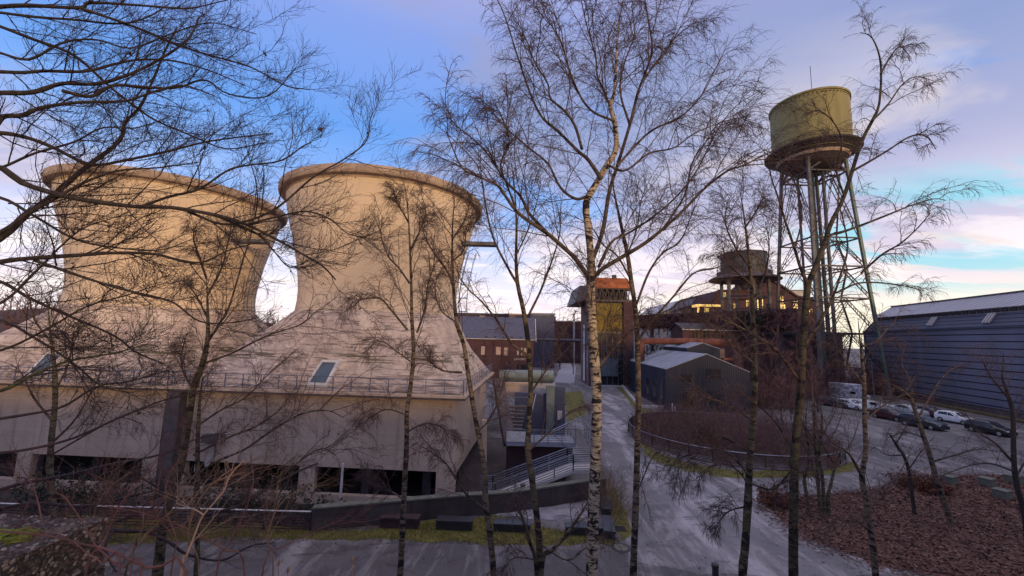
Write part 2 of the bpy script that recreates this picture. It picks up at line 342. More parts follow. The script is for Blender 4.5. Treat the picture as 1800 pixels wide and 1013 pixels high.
class MB:
    def __init__(s): s.v = []; s.f = []
    def poly(s, pts, faces):
        b = len(s.v); s.v += [tuple(map(float, p)) for p in pts]; s.f += [tuple(b + i for i in f) for f in faces]; return s
    def quad(s, *p): return s.poly(p, [tuple(range(len(p)))])
    def box(s, c, d, rz=0.0, ax=None):
        hx, hy, hz = d[0] / 2, d[1] / 2, d[2] / 2
        cz, sz = cos(rz), sin(rz); P = []
        for z in (-hz, hz):
            for x, y in ((-hx, -hy), (hx, -hy), (hx, hy), (-hx, hy)):
                P.append((c[0] + x * cz - y * sz, c[1] + x * sz + y * cz, c[2] + z))
        return s.poly(P, [(3, 2, 1, 0), (4, 5, 6, 7), (0, 1, 5, 4), (1, 2, 6, 5), (2, 3, 7, 6), (3, 0, 4, 7)])
    def slab(s, pts, z0, z1):
        n = len(pts); P = [(p[0], p[1], z0) for p in pts] + [(p[0], p[1], z1) for p in pts]
        return s.poly(P, [tuple(range(n))[::-1], tuple(range(n, 2 * n))] + [(i, (i + 1) % n, n + (i + 1) % n, n + i) for i in range(n)])
    def extr(s, pts, d):
        """extrude polygon of 3-D points along vector d"""
        n = len(pts); d = np.array(d, float)
        P = [np.array(p, float) for p in pts]; P = P + [p + d for p in P]
        return s.poly(P, [tuple(range(n))[::-1], tuple(range(n, 2 * n))] + [(i, (i + 1) % n, n + (i + 1) % n, n + i) for i in range(n)])
    def bar(s, a, b, w, h=None):
        """square bar from a to b"""
        a = np.array(a, float); b = np.array(b, float); t = b - a; L = np.linalg.norm(t)
        if L < 1e-6: return s
        t /= L; up = np.array([0, 0, 1.0]) if abs(t[2]) < 0.95 else np.array([1.0, 0, 0])
        x = np.cross(t, up); x /= np.linalg.norm(x); y = np.cross(x, t); h = h or w
        P = [p + x * i * w / 2 + y * j * h / 2 for p in (a, b) for i, j in ((-1, -1), (1, -1), (1, 1), (-1, 1))]
        return s.poly(P, [(3, 2, 1, 0), (4, 5, 6, 7), (0, 1, 5, 4), (1, 2, 6, 5), (2, 3, 7, 6), (3, 0, 4, 7)])
    def tube(s, pts, r, k=8, cap=True):
        pts = [np.array(p, float) for p in pts]
        rs = r if hasattr(r, '__len__') else [r] * len(pts)
        b = len(s.v); x = None
        for i, p in enumerate(pts):
            t = pts[min(i + 1, len(pts) - 1)] - pts[max(i - 1, 0)]; t /= (np.linalg.norm(t) + 1e-12)
            if x is None:
                up = np.array([0, 0, 1.0]) if abs(t[2]) < 0.9 else np.array([1.0, 0, 0]); x = np.cross(t, up)
            else: x = x - t * np.dot(x, t)
            x /= np.linalg.norm(x); y = np.cross(t, x)
            for j in range(k):
                a = 2 * pi * j / k; s.v.append(tuple(p + (x * cos(a) + y * sin(a)) * rs[i]))
        for i in range(len(pts) - 1):
            for j in range(k):
                s.f.append((b + i * k + j, b + i * k + (j + 1) % k, b + (i + 1) * k + (j + 1) % k, b + (i + 1) * k + j))
        if cap:
            s.f.append(tuple(b + j for j in range(k))[::-1]); e = b + (len(pts) - 1) * k
            s.f.append(tuple(e + j for j in range(k)))
        return s
    def lathe(s, prof, c, k=64, a0=0.0, a1=2 * pi, close=True):
        b = len(s.v); full = abs(a1 - a0 - 2 * pi) < 1e-6; n = k if full else k + 1
        for r, z in prof:
            for j in range(n):
                a = a0 + (a1 - a0) * j / k; s.v.append((c[0] + r * cos(a), c[1] + r * sin(a), c[2] + z))
        for i in range(len(prof) - 1):
            for j in range(k):
                j2 = (j + 1) % n
                s.f.append((b + i * n + j, b + i * n + j2, b + (i + 1) * n + j2, b + (i + 1) * n + j))
        return s
    def build(s, name, mat, parent=None, smooth=False, bevel=0.0):
        V = np.array(s.v, np.float32)
        by = {}
        for f in s.f: by.setdefault(len(f), []).append(f)
        o = link_np(name, V, [np.array(x) for x in by.values()], mat, parent, smooth)
        if bevel:
            md = o.modifiers.new('bevel', 'BEVEL'); md.width = bevel; md.segments = 2; md.limit_method = 'ANGLE'
        if smooth:
            a = np.zeros(len(o.data.polygons), bool) | True
            o.data.polygons.foreach_set('use_smooth', a)
            o.data.set_sharp_from_angle(angle=radians(35))
        return o
def dup(o, parent=None):
    c = o.copy(); COL.objects.link(c)
    if parent is not None: c.parent = parent
    for ch in list(o.children): dup(ch, c)
    return c
def rng_poly(pts, seed, jit=0.25, step=0.9):
    """polygon with a wandering natural edge"""
    r = random.Random(seed); outp = []
    n = len(pts)
    for i in range(n):
        a = np.array(pts[i][:2], float); b = np.array(pts[(i + 1) % n][:2], float)
        L = np.linalg.norm(b - a); k = max(1, int(L / step))
        nn = np.array([-(b - a)[1], (b - a)[0]]) / (L + 1e-9)
        for j in range(k):
            t = j / k; outp.append(a + (b - a) * t + nn * r.uniform(-jit, jit))
    return outp
def sheet(name, pts, z, mat, seed=1, jit=0.25, step=0.9, **kw):
    P = rng_poly(pts, seed, jit, step) if jit else pts
    mb = MB(); mb.quad(*[(p[0], p[1], z) for p in P])
    o = mb.build(name, mat)
    import bmesh
    bm = bmesh.new(); bm.from_mesh(o.data); bmesh.ops.triangulate(bm, faces=bm.faces)
    for f in bm.faces:
        if f.normal.z < 0: f.normal_flip()
    bm.to_mesh(o.data); bm.free()
    return tag(o, **kw)

# ---------------------------------------------------------------- ground
A0 = np.array([-3.0, 28.0]); U = np.array([-0.9983, 0.058]); Vv = np.array([0.058, 0.9983])   # eave corner of the near tower, along the front, and back
def sm(x, a, b):
    t = np.clip((x - a) / (b - a), 0, 1); return t * t * (3 - 2 * t)
def wall_y(x):          # line of the retaining wall and of the fence that carries it on to the left
    return np.interp(x, [-60, -9.9, -3, 0.3, 5.2, 7], [21.6, 21.6, 23.6, 24.4, 26.6, 27.4])
def gz(x, y):
    x = np.asarray(x, float); y = np.asarray(y, float)
    z = np.where(y < 14.5, np.clip((14.5 - y) / 14.0, 0, 1) * 8.0, 0.0)
    z = z + np.where(y < -4, sm(-y, 4, 24) * 2.6, 0) - sm(-y, 30, 60) * 3.0  # added unseen rise behind the viewpoint, shaped to block the low sun
    w = wall_y(x)
    pit = sm(y, w + 0.1, w + 0.7) * (1 - sm(y, 50, 52)) * (1 - sm(x, 5.6, 6.2)) * sm(x, -80, -74)
    pit = pit * np.where(y > 29.5, (1 - sm(x, 4.0 + (y - 29) * 0.10, 4.6 + (y - 29) * 0.10)), 1)
    return z - 1.9 * pit
gx = np.unique(np.concatenate([np.linspace(-1600, -80, 14), np.arange(-80, -40, 2.0), np.arange(-40, 20, 0.45), np.arange(20, 90, 2.5), np.linspace(90, 1600, 14)]))
gy = np.unique(np.concatenate([np.linspace(-400, -60, 8), np.arange(-60, 0, 2.0), np.arange(0, 20, 0.6), np.arange(20, 53, 0.3), np.arange(53, 120, 4.0), np.linspace(120, 4000, 20)]))
GX, GY = np.meshgrid(gx, gy); GZ = gz(GX, GY)
nx, ny = len(gx), len(gy); idx = np.arange(nx * ny).reshape(ny, nx)
o = link_np('ground', np.stack([GX, GY, GZ], -1).reshape(-1, 3),
            [np.stack([idx[:-1, :-1], idx[:-1, 1:], idx[1:, 1:], idx[1:, :-1]], -1).reshape(-1, 4)], 'gravel', None, True)
tag(o, kind='structure')
P2 = lambda px, py: onz(px, py)[:2]
# wooded slope under the viewpoint, with the added sun-blocking rise behind it
sx = np.arange(-60, 60.1, 1.0); sy = np.concatenate([np.arange(-58, 0, 2), np.arange(0, 15.01, 0.5)])
SX, SY = np.meshgrid(sx, sy); SZ = gz(SX, SY) + 0.03 + 0.10 * np.sin(SX * 1.7 + SY) * np.sin(SY * 1.3) * (SY < 13.6) * (SY > 0.6)
i2 = np.arange(SX.size).reshape(SX.shape)
tag(link_np('hillside', np.stack([SX, SY, SZ], -1).reshape(-1, 3), [np.stack([i2[:-1, :-1], i2[:-1, 1:], i2[1:, 1:], i2[1:, :-1]], -1).reshape(-1, 4)], 'soil', None, True), kind='structure')
# lane along the foot of the slope, and the path up to the gate
lane = [(-70, 14.9), (60, 14.9), (60, 18.5), (30, 19.5), (18, 20.2), (6, 20.4), (-2, 20.9), (-10, 20.6), (-30, 19.8), (-70, 19.0)]
sheet('road', lane, 0.004, 'asphalt', 3, 0.12, 1.0, kind='structure')
pth = [P2(1235, 1013), P2(1100, 985), P2(1095, 940), P2(1085, 880), P2(1072, 820), P2(1050, 765), P2(1046, 720), P2(1052, 690), P2(1056, 676), P2(1088, 676),
       P2(1104, 700), P2(1128, 740), P2(1140, 770), P2(1200, 812), P2(1300, 838), P2(1420, 838), P2(1500, 830), P2(1560, 850), P2(1440, 868), P2(1352, 880), P2(1350, 900), P2(1420, 950), P2(1540, 992), P2(1620, 1013)]
sheet('path', pth, 0.008, 'gravel_path', 4, 0.2, 1.0, kind='structure')
far = [P2(974, 672), P2(1010, 674), P2(1012, 645), P2(1004, 630), P2(992, 630), P2(984, 648)]
sheet('pavement', far, 0.008, 'paving', 5, 0.1, 2.0, kind='structure')
# grass strips
def grass(pts, seed, label):
    o = sheet('grass', pts, 0.012, 'grass', seed, 0.22, 0.6, kind='stuff', label=label, cat='grass')
    return o
grass([P2(118, 905), P2(300, 916), P2(480, 926), P2(600, 932), P2(690, 928), P2(760, 914), P2(860, 908), P2(940, 922), P2(1000, 935), P2(1040, 945), P2(1085, 946),
       P2(1090, 956), P2(1000, 957), P2(900, 960), P2(760, 951), P2(600, 950), P2(400, 946), P2(240, 955), P2(118, 962)], 11, 'mossy grass strip with benches between the lane and the dark retaining wall')
grass([P2(1068, 850), P2(1090, 870), P2(1100, 905), P2(1112, 945), P2(1092, 952), P2(1080, 930), P2(1072, 900), P2(1062, 872)], 12, 'small grass patch beside the pale bench at the corner of the path')
grass([P2(1126, 778), P2(1150, 792), P2(1200, 812), P2(1290, 828), P2(1400, 828), P2(1500, 812), P2(1498, 828), P2(1430, 840), P2(1290, 842), P2(1190, 825), P2(1140, 806)], 13, 'ring of grass around the foot of the round fence')
grass([P2(1084, 680), P2(1092, 680), P2(1130, 718), P2(1175, 728), P2(1125, 730)], 14, 'narrow grass verge between the path and the black clad house')
grass([P2(990, 690), P2(1022, 688), P2(1032, 730), P2(1000, 748)], 15, 'ochre grass bank beside the concrete stairwell left of the path')
sheet('wet_paving', [P2(868, 905), P2(900, 896), P2(960, 893), P2(1030, 880), P2(1045, 890), P2(1040, 910), P2(1000, 915), P2(930, 912)], 0.016, 'wet_paving', 21, 0.15, 0.5, kind='structure')
# ---------------------------------------------------------------- cooling towers
def tw(u, v, z): p = A0 + U * u + Vv * v; return np.array([p[0], p[1], z])
FN = np.array([-Vv[0], -Vv[1], 0])                 # outward normal of the front
MW, MD = 21.46, 20.0                                # width and depth of one base
EZ = 5.95                                           # top of the eave
def rail(mb, pts, h, nb, r=0.03, post=1.6, bars=None):
    """railing along a polyline of 3-D points: top rail, nb lower rails, posts"""
    for a, b in zip(pts[:-1], pts[1:]):
        a = np.array(a, float); b = np.array(b, float)
        for i in range(nb + 1):
            z = np.array([0, 0, h * (1 - i / (nb + 0.6))]); mb.bar(a + z, b + z, r if i == 0 else r * 0.6)
        n = max(1, int(round(np.linalg.norm(b - a) / post)))
        for k in range(n + 1): q = a + (b - a) * k / n; mb.bar(q, q + [0, 0, h], r * 1.1)
def tower(label):
    base_c = tw(MW / 2, MD / 2, 0); c = base_c + np.array([0.45, 0.0, 0])
    t = thing('cooling_tower', label, 'cooling tower', tuple(base_c), 'concrete cooling towers')
    zj = 11.7
    prof = [(7.35, zj), (7.22, 12.8), (7.20, 13.6), (7.28, 14.6), (7.45, 15.8), (7.72, 17.2), (8.05, 18.6), (8.40, 19.9), (8.66, 21.0), (8.82, 21.9), (8.84, 22.35)]
    MB().lathe([(r, z) for r, z in prof], (c[0], c[1], 0), 96).build('shell', 'shell_concrete', t, True)
    MB().lathe([(8.80, 22.1), (8.92, 22.32), (9.36, 22.36), (9.46, 22.48), (9.48, 22.60), (9.48, 22.98), (9.40, 23.03), (8.75, 23.03), (8.6, 22.9), (8.3, 21.0), (7.4, 18), (6.9, 15), (6.9, 11)], (c[0], c[1], 0), 96).build('rim', 'rim_concrete', t, True)
    # square pyramid foot lofted to the round shell
    n = 24; ring = []
    ca = [(0.45, 0.45), (MW - 0.45, 0.45), (MW - 0.45, MD - 0.45), (0.45, MD - 0.45)]
    low, top = [], []
    for i in range(4):
        a, b = np.array(ca[i]), np.array(ca[(i + 1) % 4])
        for k in range(n):
            q = a + (b - a) * k / n; low.append(tw(q[0], q[1], EZ + 0.03))
            cu = np.array([MW / 2, MD / 2]); d = q - cu; ang = math.atan2(d[1], d[0]) ; 
            dd = U * cos(ang) + Vv * sin(ang)
            top.append(np.array([c[0] + dd[0] * 7.38, c[1] + dd[1] * 7.38, zj + 0.15]))
    N = 4 * n; L = 14; P = []
    for l in range(L + 1):
        s = l / L
        for j in range(N): P.append(low[j] * (1 - s) + top[j] * s)
    fs = [(l * N + j, l * N + (j + 1) % N, (l + 1) * N + (j + 1) % N, (l + 1) * N + j) for l in range(L) for j in range(N)]
    MB().poly(P, fs).build('roof', 'roof_concrete', t, True)
    # ridge copings
    ea = MB()
    ea.slab([tw(0, 0, 0), tw(MW - 0.002, 0, 0), tw(MW - 0.002, MD, 0), tw(0, MD, 0)], EZ - 0.2, EZ)
    ea.build('eave', 'wall_concrete', t, bevel=0.02)
    sf = MB(); sf.slab([tw(.06, .06, 0), tw(MW - 0.06, .06, 0), tw(MW - .06, MD - .1, 0), tw(.06, MD - .1, 0)], EZ - 0.34, EZ - .203); sf.build('soffit_shade', 'dark_concrete', t)  # dark slab added as the shadow band under the eave
    # front wall with openings
    w0 = 0.95
    def wall_uv(px, py):
        p = onplane(px, py, tw(0, w0, 0), FN); return np.dot(p[:2] - A0, U), p[2]
    us = [0.85, wall_uv(767, 823)[0], wall_uv(555, 813)[0], wall_uv(527, 811)[0], wall_uv(328, 800)[0], MW - 0.45]
    zt = 0.62; fw = MB()
    def wbox(u0, u1, z0, z1, v0=w0, th=0.4): fw.slab([tw(u0, v0, 0), tw(u1, v0, 0), tw(u1, v0 + th, 0), tw(u0, v0 + th, 0)], z0, z1)
    wbox(us[0], us[5], zt, EZ - 0.343)
    for a, b in ((us[0], us[1]), (us[2], us[3]), (us[4], us[5])): wbox(a, b, -2.2, zt)
    wbox(us[1], us[2], -2.2, -1.2); wbox(us[3], us[4], -2.2, -1.2)
    # right-hand side wall with its slanting cut-out
    s0, th = 0.85, 0.4
    side = [(w0 + 0.4, EZ - 0.343), (MD - 1.0, EZ - 0.343), (MD - 1.0, -0.3), (2.4, 0.15), (2.1, -2.2), (w0 + 0.4, -2.2)]
    fw.extr([tw(s0, v, z) for v, z in side], -np.array([-U[0], -U[1], 0]) * th)
    fw.build('wall', 'wall_concrete', t, bevel=0.015)
    sw = MB(); sw.slab([tw(2.6, 3.5, 0), tw(2.9, 3.5, 0), tw(2.9, MD - 1.1, 0), tw(2.6, MD - 1.1, 0)], -2.2, 3.0); sw.build('side_recess_shade', 'dark_interior', t)  # dark slab added to look like shade under the side wall
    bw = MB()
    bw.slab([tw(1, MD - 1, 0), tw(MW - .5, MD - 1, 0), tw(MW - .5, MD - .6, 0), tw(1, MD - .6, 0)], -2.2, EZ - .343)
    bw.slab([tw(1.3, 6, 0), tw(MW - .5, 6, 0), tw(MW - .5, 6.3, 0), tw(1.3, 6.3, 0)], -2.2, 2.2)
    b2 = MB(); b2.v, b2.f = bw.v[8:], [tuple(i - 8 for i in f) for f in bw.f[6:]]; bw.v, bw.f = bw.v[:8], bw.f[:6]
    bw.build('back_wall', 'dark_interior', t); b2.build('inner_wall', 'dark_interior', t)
    for uu in np.arange(3.2, MW - 2, 4.6):
        q = tw(uu, 3.2, 0); MB().box((q[0], q[1], -.5), (.55, .55, 3.4), -.058).build('inner_column', 'dark_concrete', t)
    pm = MB(); pc = tw(MW - 0.25, 0.42, 0)
    pm.box((pc[0], pc[1] + .25, 1.70), (0.95, 0.9, 7.8), 0); pm.build('pillar', 'dark_concrete', t, bevel=0.03)
    # railing along the eave
    for seg in ([tw(MW, 0.25, EZ), tw(0.2, 0.25, EZ)], [tw(0.2, 0.25, EZ), tw(0.2, MD - 1, EZ)]):
        rm = MB(); rail(rm, seg, 1.0, 2, 0.045, 1.35); rm.build('railing', 'blue_rail', t)
    # roof window on the front slope
    def slope(u, s, off=0.0):
        j = min(n - 1, max(0, (u - 0.45) / (MW - 0.9) * n)); k = int(j); fr = j - k
        lo = low[k] * (1 - fr) + low[k + 1] * fr; tp = top[k] * (1 - fr) + top[k + 1] * fr
        p = lo * (1 - s) + tp * s; return p + np.array([FN[0], FN[1], 0.9]) * off
    ub = np.dot(at(560, 668, 29.0)[:2] - A0, U)
    fr = MB(); gl = MB()
    q = [slope(ub + 1.02, 0.03, .18), slope(ub - 0.62, 0.03, .18), slope(ub - 1.12, 0.33, .18), slope(ub + 0.38, 0.33, .18)]
    cm = sum(q) / 4; qi = [cm + (p - cm) * np.array([.72, .8, .8]) for p in q]
    dn = np.array([0, 0.2, -0.25])
    fr.poly(q + qi, [(0, 1, 5, 4), (1, 2, 6, 5), (2, 3, 7, 6), (3, 0, 4, 7)])
    fr.poly(q + [p + dn for p in q], [(0, 1, 5, 4), (1, 2, 6, 5), (2, 3, 7, 6), (3, 0, 4, 7)])
    fo = fr.build('window', 'white_paint', t)
    gl.quad(*[p + dn * 0.15 for p in qi]); gl.build('pane', 'blue_glass', fo)
    # gutter box and duct on the front wall
    b1 = MB(); pb = onplane(375, 771, tw(0, w0 - .25, 0), FN); b1.box(pb, (1.45, 0.5, 0.55), -0.058); b1.build('wall_canopy', 'dark_concrete', t, bevel=0.02)
    # access platform and caged ladder
    gp = at(823, 432, 35.4); ge = at(872, 432, 35.4)
    pl_ = MB(); d = (ge - gp); d[2] = 0; L_ = np.linalg.norm(d); d /= L_; nrm = np.array([-d[1], d[0], 0])
    st = gp - d * 0.5
    pl_.extr([st - nrm * .45, st + nrm * .45, st + nrm * .45 + d * (L_ + .5), st - nrm * .45 + d * (L_ + .5)], (0, 0, 0.3))
    po = pl_.build('platform', 'tower_steel', t)
    lm = MB()
    r_at = lambda z: np.interp(z, [p[1] for p in prof], [p[0] for p in prof])
    for off in (-0.25, 0.25):
        pts = []
        for z in np.linspace(11.9, gp[2], 9):
            pts.append(np.array([c[0], c[1], 0]) + d * (r_at(z) + 0.35) + nrm * off + [0, 0, z])
        lm.tube(pts, 0.03, 5)
        lm.tube([p + d * 0.75 for p in pts], 0.02, 4)
    for z in np.arange(12, gp[2], 0.4):
        q = np.array([c[0], c[1], 0]) + d * (r_at(z) + 0.35) + [0, 0, z]; lm.bar(q - nrm * .25, q + nrm * .25, 0.03)
    for z in np.arange(12.4, gp[2], 1.3):
        q = np.array([c[0], c[1], 0]) + d * (r_at(z) + 0.35) + [0, 0, z]
        lm.tube([q - nrm * .3, q - nrm * .4 + d * .5, q + d * .85, q + nrm * .4 + d * .5, q + nrm * .3], 0.022, 4)
        lm.bar(q - d * 0.4, q, 0.04)
    lm.build('ladder', 'tower_steel', t)
    return t
T1 = tower('right hand concrete cooling tower with flared rim, roof window and ladder beside the birches')
T2 = dup(T1); T2['label'] = 'left hand concrete cooling tower half hidden behind overhanging dark branches'
T2.location = T1.location + mathutils.Vector((U[0] * (MW + .12), U[1] * (MW + .12), 0))
sheet('pit_floor', [(-74, 22.6), (-9.9, 22.5), (-3, 24.5), (.3, 25.3), (5.2, 27.5), (5.5, 29.3), (3.9, 29.7), (5.8, 49.5), (-74, 49.5)], -1.885, 'stained_wall', 6, 0, 1, kind='structure')  # dark sheet added to stand for the shade in the pit
# leaning props in the side opening of the near tower
def leaning(name, label, pa, pb, w, th, mat, ya, yb):
    a, b = at(*pa, ya), at(*pb, yb)
    m = MB(); m.bar(a, b, w, th); o = m.build(name, mat, None, bevel=0.02); return tag(o, label, 'prop')
leaning('concrete_prop', 'broad dark leaning concrete prop at the back corner of the near cooling tower', (876, 668), (896, 782), 1.0, 0.5, 'dark_concrete', 38.0, 34.5)
leaning('concrete_post', 'slim pale concrete post standing under the cut corner of the near tower', (851, 738), (851, 812), 0.36, 0.36, 'wall_concrete', 31.5, 31.5)
# retaining wall
wl = [(-9.9, 21.6), (-3.0, 23.6), (0.3, 24.4), (5.2, 26.6), (6.4, 27.1)]
m = MB(); cp = MB()
for (xa, ya), (xb, yb) in zip(wl[:-1], wl[1:]):
    m.slab([(xa, ya), (xb, yb), (xb - .1, yb + .35), (xa - .1, ya + .35)], -2.0, 1.05)
    cp.slab([(xa, ya - .04), (xb, yb - .04), (xb - .1, yb + .42), (xa - .1, ya + .42)], 1.053, 1.13)
t = thing('retaining_wall', 'long dark stained retaining wall in front of the near cooling tower', 'wall', (0, 24.3, 0))
m.build('wall', 'stained_wall', t); cp.build('coping', 'block_concrete', t)
# fence that carries the wall on to the left
t = thing('fence', 'low rail fence with a pale top rail along the foot of the towers at left', 'fence', (-20, 21.6, 0))
m = MB(); m.tube([(-48, 21.6, 1.0), (-9.95, 21.6, .95)], 0.035, 6); m.build('top_rail', 'white_paint', t)
m = MB()
for z in np.arange(0.1, 0.95, 0.14): m.bar((-48, 21.63, z), (-9.95, 21.63, z), 0.025, 0.05)
m.build('slats', 'brown_bench', t)
for k in range(17): MB().box((-9.97 - k * 2.35, 21.66, 0.5), (0.07, 0.07, 1.0)).build('post', 'dark_steel', t)

# ---------------------------------------------------------------- ramp, platform and stairwell by the path
t = thing('access_ramp', 'steel access ramp with two barred railings rising right behind the retaining wall', 'ramp', (2, 27, -1))
ra = [(-1.6, 26.2, -0.1), (-0.75, 26.3, -0.1), (4.3, 27.3, 1.5), (6.0, 27.6, 1.5)]
off = np.array([-0.2, 1.45, 0])
dk = MB()
for a, b in zip(ra[:-1], ra[1:]):
    a, b = np.array(a), np.array(b); dk.poly([a, b, b + off, a + off, a - [0, 0, .2], b - [0, 0, .2], b + off - [0, 0, .2], a + off - [0, 0, .2]],
        [(0, 1, 2, 3), (7, 6, 5, 4), (0, 4, 5, 1), (1, 5, 6, 2), (2, 6, 7, 3), (3, 7, 4, 0)])
dk.build('deck', 'pale_panel', t)
for o_ in (np.zeros(3), off):
    m = MB(); rail(m, [np.array(p) + o_ for p in ra], 1.0, 6, 0.06, 1.25); m.build('railing', 'steel_rail', t)
for p in ((1, 26.9), (3.6, 27.6), (5.7, 28.2)): MB().box((p[0], p[1], -.6), (.3, .3, 2.6)).build('support', 'dark_concrete', t)
t = thing('stair_landing', 'raised landing with a pale front panel and barred railings beside the stairwell', 'landing', (2, 33, -1.9))
pa, pb = onplane(890, 778, (0, 32.5, 0), (0, 1, 0)), onplane(1012, 778, (0, 32.5, 0), (0, 1, 0))
m = MB(); m.slab([(pa[0], 32.5), (pb[0], 32.5), (pb[0], 35), (pa[0], 35)], pa[2] - .25, pa[2] + .05); m.build('deck', 'grey_roof', t)
m = MB(); m.slab([(pa[0], 32.44), (pa[0] + 1.5, 32.44), (pa[0] + 1.5, 32.48), (pa[0], 32.48)], pa[2] + .1, pa[2] + .85); m.build('front_panel', 'white_paint', t)
m = MB(); rail(m, [(pa[0], 32.5, pa[2]), (pb[0], 32.5, pa[2])], 1.0, 6, 0.05, 1.2); m.build('railing', 'steel_rail', t)
m = MB(); m.slab([(pa[0], 34), (pb[0], 34), (pb[0], 34.3), (pa[0], 34.3)], -2, pa[2] - .26); m.build('support', 'dark_brick', t)
t = thing('stair_railing', 'bright double handrail climbing to the corner of the path', 'railing', (4, 34, 0))
s1, s2, s3 = at(968, 758, 34.5), at(1025, 731, 36.5), at(1060, 735, 37.5)
for dz in (0, -0.18): 
    m = MB(); m.tube([s1 + [0, 0, dz], s2 + [0, 0, dz], s3 + [0, 0, dz]], 0.04, 6); m.build('handrail', 'steel_rail', t)
m = MB(); rail(m, [at(1028, 770, 36.4), at(1043, 795, 31.5)], 1.4, 5, 0.05, 1.2); rail(m, [s1 - [0, 0, 1], s2 - [0, 0, 1]], 0.8, 4, 0.03, 1.0); m.build('railing', 'steel_rail', t)
t = thing('path_railing', 'long straight handrail along the left edge of the path to the gate', 'railing', (6.5, 50, 0))
m = MB(); rail(m, [onz(1022, 690), onz(1042, 760)], 1.0, 2, 0.05, 2.5); m.build('railing', 'steel_rail', t)
# stairwell walls
t = thing('stairwell', 'grey concrete stairwell with a pale green pillar and steps between near tower and path', 'stairwell', (3, 42, -1.9))
def panel(x0, x1, y0, y1, dist, mat, name, th=0.4, par=None):
    a = at(x0, y0, dist); b = at(x1, y1, dist)
    MB().slab([(a[0], dist), (b[0], dist), (b[0], dist + th), (a[0], dist + th)], b[2], a[2]).build(name, mat, par)
panel(905, 962, 690, 772, 42.0, 'slate_roof', 'wall', 0.4, t)
panel(961, 974, 678, 772, 41.5, 'pipe_green', 'pillar', 0.6, t)
panel(974, 993, 680, 772, 42.2, 'slate_roof', 'wall', 0.4, t)
panel(980, 988, 722, 738, 42.1, 'white_paint', 'poster', 0.05, t)
panel(886, 935, 672, 700, 46.0, 'wall_concrete', 'lintel', 0.5, t)
m = MB()
for k in range(9):
    a = at(893, 715 + k * 6.5, 41 - k * .75); b = at(925 - k * 1.2, 715 + k * 6.5, 41 - k * .75)
    m.slab([(a[0], a[1]), (b[0], b[1]), (b[0], b[1] + .5), (a[0], a[1] + .5)], a[2] - .18, a[2])
m.build('steps', 'dark_concrete', t)
for k in range(4): 
    m = MB(); a = at(893, 715 + k * 15, 40.9 - k * 1.7); b = at(928 - k * 3, 715 + k * 15, 40.9 - k * 1.7); m.bar(a + [0, 0, .9], b + [0, 0, .9], .05); m.build('handrail', 'steel_rail', t)
m = MB(); m.tube([at(925, 770, 36), at(942, 693, 40.5), at(955, 693, 40.5)], .05, 6); m.build('handrail', 'steel_rail', t)
# green-grey pipe and its grey deck
t = thing('pipe', 'thick green grey pipe lying across behind the near cooling tower', 'pipe', tuple(at(930, 661, 52)))
m = MB(); m.tube([at(878, 661, 52), at(972, 662, 52)], 0.78, 20); m.build('pipe_run', 'pipe_green', t, True)
panel(870, 976, 672, 683, 51.5, 'pale_panel', 'pipe_bearer', 1.2, t)
for x in (880, 925, 968): panel(x, x + 4, 683, 700, 51.6, 'dark_concrete', 'support', 1.0, t)
# slab bridge with frosted setts beyond the stairwell
m = MB(); a, b = onz(965, 684), onz(1030, 686)
# ---------------------------------------------------------------- benches, blocks, bollard, manhole
def bench(c, L, wd, h, rz, mat, label, group='dark block benches along the grass'):
    t = thing('bench', label, 'bench', (0, 0, 0), group)
    MB().box((0, 0, h - 0.06), (L, wd, 0.12)).build('seat', mat, t, bevel=0.015)
    MB().box((0, 0, (h - 0.13) / 2), (L - 0.08, wd - 0.08, h - 0.13)).build('base', mat, t, bevel=0.01)
    t.location = (c[0], c[1], 0); t.rotation_euler.z = rz; return t
def bpx(x, y): return onz(x, y)
bench(bpx(703, 926), 2.05, 0.62, .55, -.02, 'brown_bench', 'reddish brown leaf strewn bench, leftmost of the row on the grass')
bench(bpx(799, 929), 1.95, 0.62, .5, -.03, 'black_bench', 'black block bench second from the left, square on to the lane')
bench(bpx(900, 932), 1.95, 0.62, .42, -.05, 'black_bench', 'black block bench between the two birch trunks in front of the wet paving')
bench(bpx(1026, 938), 1.95, 0.6, .42, -.02, 'black_bench', 'black block bench half hidden behind the thick white birch trunk')
bench(bpx(1069, 934), 1.9, 0.6, .42, 1.42, 'black_bench', 'black block bench turned end on right of the thick birch trunk')
bench(bpx(1064, 896), 1.9, 0.6, .42, 1.42, 'black_bench', 'black block bench farther back, end on behind the thick birch trunk')
blk = ['pale grey concrete cube on the leaves nearest to the leaning white birch', 'grey concrete cube farther right on the leaves, second from the leaning birch',
       'grey concrete cube nearest to the viewer on the dead leaves', 'grey concrete cube at the right end beside the outermost trunk']
for (x, y), lb in zip(((1669, 851), (1736, 855), (1763, 877), (1782, 850)), blk):
    p = onz(x, y); t = thing('concrete_block', lb, 'block', (p[0], p[1], 0), 'concrete cubes on the leaves')
    MB().box((p[0], p[1], .27), (.8, .7, .54), .35).build('body', 'block_concrete', t, bevel=0.03)
    MB().box((p[0], p[1], .578), (.84, .74, .07), .35).build('cap', 'block_concrete', t, bevel=0.015)
p = onz(1258, 1020); t = thing('bollard', 'short black bollard at the lane edge at the bottom of the picture', 'bollard', (p[0], p[1], 0))
MB().lathe([(0, 0), (.13, 0), (.13, .5), (.15, .52), (.15, .62), (.1, .68), (0, .69)], (p[0], p[1], 0), 16).build('post', 'black_bench', t, True)
p = onz(1091, 963); t = thing('manhole_cover', 'round pale manhole cover in a dark ring on the path', 'manhole cover', (p[0], p[1], 0))
MB().lathe([(0, .022), (.34, .022), (.34, .012)], (p[0], p[1], 0), 28).build('lid', 'block_concrete', t)
